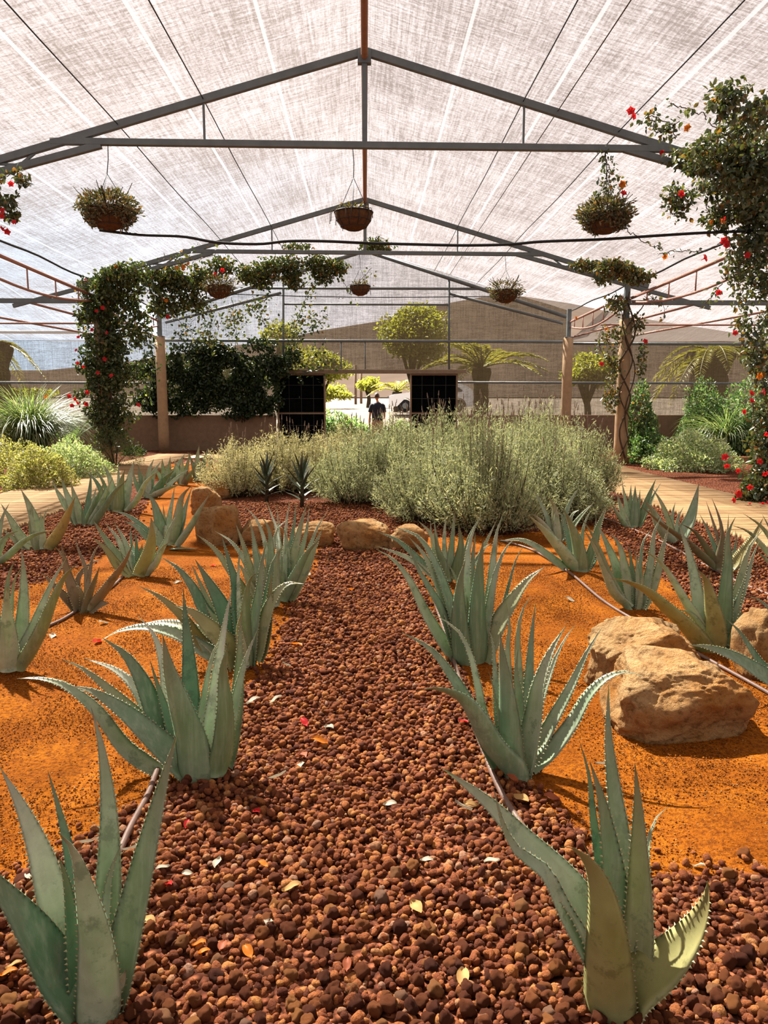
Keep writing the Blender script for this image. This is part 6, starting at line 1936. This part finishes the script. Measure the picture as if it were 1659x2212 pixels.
tree(690, 790, 33, 1.5, 1.0, 5000, .16, 'tree', 'yellow-green tree behind the net left of the doorway top', 2)
tree(600, 720, 40, 1.3, .9, 3000, .16, 'tree', 'small yellow-green tree behind the net under the vine bough', 12)
tree(795, 828, 52, 1.0, .55, 1500, .22, 'tree', 'small pale tree seen through the open doorway', 3, 1.0)
tree(720, 850, 50, 1.2, .6, 1500, .22, 'tree', 'pale bushy tree seen at the left side of the open doorway', 4, 1.0, False, 'bush')
tree(30, 850, 27.5, 1.6, .25, 1600, .12, 'tree', 'low bushes behind the net at the far left', 5, 0, False, 'bush')
tree(1270, 800, 29, 1.2, .7, 3200, .16, 'tree', 'olive green tree behind the net right of the far column', 6)
tree(450, 820, 27.5, 2.6, 1.2, 6000, .14, 'dark_leaf', 'dark bushes behind the net left of the doorway', 13, 0, False, 'bush')
dome(np.array([at(745, 920, 26.6)[0], 26.8, 0]), 1.25, .6, 1.0, 5200, .10, .5, 'shrub', 'low green hedge just outside the doorway, left of the person', 'hedge', 41, 'hedge')
dome(np.array([at(710, 920, 25.6)[0], 25.6, 0]), .4, .4, 1.15, 1500, .10, .5, 'shrub', 'leafy bush at the left doorpost, outside', 'shrub', 42, 'shrub')
dome(np.array([at(870, 920, 28.5)[0], 28.8, 0]), .8, .5, .75, 2200, .10, .5, 'shrub', 'low green hedge outside the doorway, right of the person', 'hedge', 43, 'hedge')

def palm(px, pbase, ptop, Y, rtr, fronds, FL, label, seed, zb=0.0, droop=1.0, trunk=True, elev=(.1, .9)):
    rng = np.random.default_rng(seed)
    t = at(px, ptop, Y); o = empty('palm', (t[0], Y, zb), label, 'palm')
    H = t[2] - zb
    if trunk:
        m = MB(); k = 16
        m.lathe([(rtr * (1 + .10 * (i % 2)) * (1.1 - .12 * i / k + (.3 if i > k - 3 else 0)), H * i / k) for i in range(k + 1)], n=22, jit=.05)
        m.build('trunk', M['trunk'], o, True)
    for f in range(fronds):
        a = 2 * math.pi * f / fronds + rng.uniform(-.25, .25); el = rng.uniform(*elev)
        d = np.array([math.cos(a), math.sin(a), 0]); z = np.array([0, 0, 1.])
        S = 26; tt = np.linspace(0, 1, S)
        L = FL * rng.uniform(.8, 1.1)
        P = np.array([0, 0, H]) + d[None] * (L * (tt * math.cos(el * .9) * 1.0))[:, None] + z[None] * (L * (tt * math.sin(el * 1.3) - droop * .55 * tt ** 2.2))[:, None]
        T = np.gradient(P, axis=0); T = unit(T); sd_ = np.array([-math.sin(a), math.cos(a), 0])
        Pl, Dl, Nl, Ll = [], [], [], []
        for s in (-1, 1):
            for rep in range(2):
                q = P[2:] + T[2:] * rng.uniform(-.02, .02, (S - 2, 1)) * L
                Pl.append(q); Dl.append(unit(T[2:] * .8 + s * sd_ * .9 + z * .12 + rng.normal(0, .08, (S - 2, 3)))); Nl.append(np.tile(z, (S - 2, 1))); Ll.append(L * .22 * np.sin(np.pi * (.12 + .82 * tt[2:])))
        arr = leaf_arrays(np.concatenate(Pl), np.concatenate(Dl), np.concatenate(Nl), np.concatenate(Ll), .035 * FL / 1.6, .2, .1)
        fo = link('frond', np_mesh('frond', arr[0], arr[1], M['palm']), o)
        m = MB(); m.tube(P[::3], np.linspace(.035, .006, len(P[::3])) * FL / 2, 6); m.build('frond_rib', M['palm'], fo, True)
    return o
palm(1535, 985, 760, 28.5, .62, 12, 2.3, 'thick-trunked palm behind the net at right, fronds drooping', 1, 0, 1.5, elev=(.0, .5))
palm(1040, 900, 795, 28.0, .25, 16, 2.4, 'young palm with yellow-green fronds behind the net, right of the doorway', 2, 0, .8, elev=(.2, 1.0))
palm(858, 900, 846, 44, .2, 11, 2.0, 'low palm seen in the bright doorway above the white car', 3, .4, 1.0, elev=(.3, 1.0))
palm(-20, 900, 740, 27.5, .5, 9, 1.6, 'palm trunk behind the net at the far left edge', 4, 0, 1.5, elev=(-.2, .3))
broadleaf((at(565, 760, 28)[0], 28, 1.4), 8, 1.05, .34, 'banana plant with big ragged leaves behind the net, under the vine bough', 'banana', 9, 'banana_plant')
bpy.data.objects[[o.name for o in bpy.data.objects if o.name.startswith('banana_plant')][0]].location.z = 1.5
for k, (px, Y, top) in enumerate(((768, 60, 806), (780, 62, 820))):
    c = at(px, top, Y); m = MB(); m.tube([(c[0], Y, 1.2), (c[0], Y, c[2] + .6)], .10, 8)
    tag(m.build('utility_pole', M['wood'], None, True), ('brown utility pole seen far off in the doorway, the taller left one', 'thin pole far off in the doorway beside the taller one')[k], 'pole')
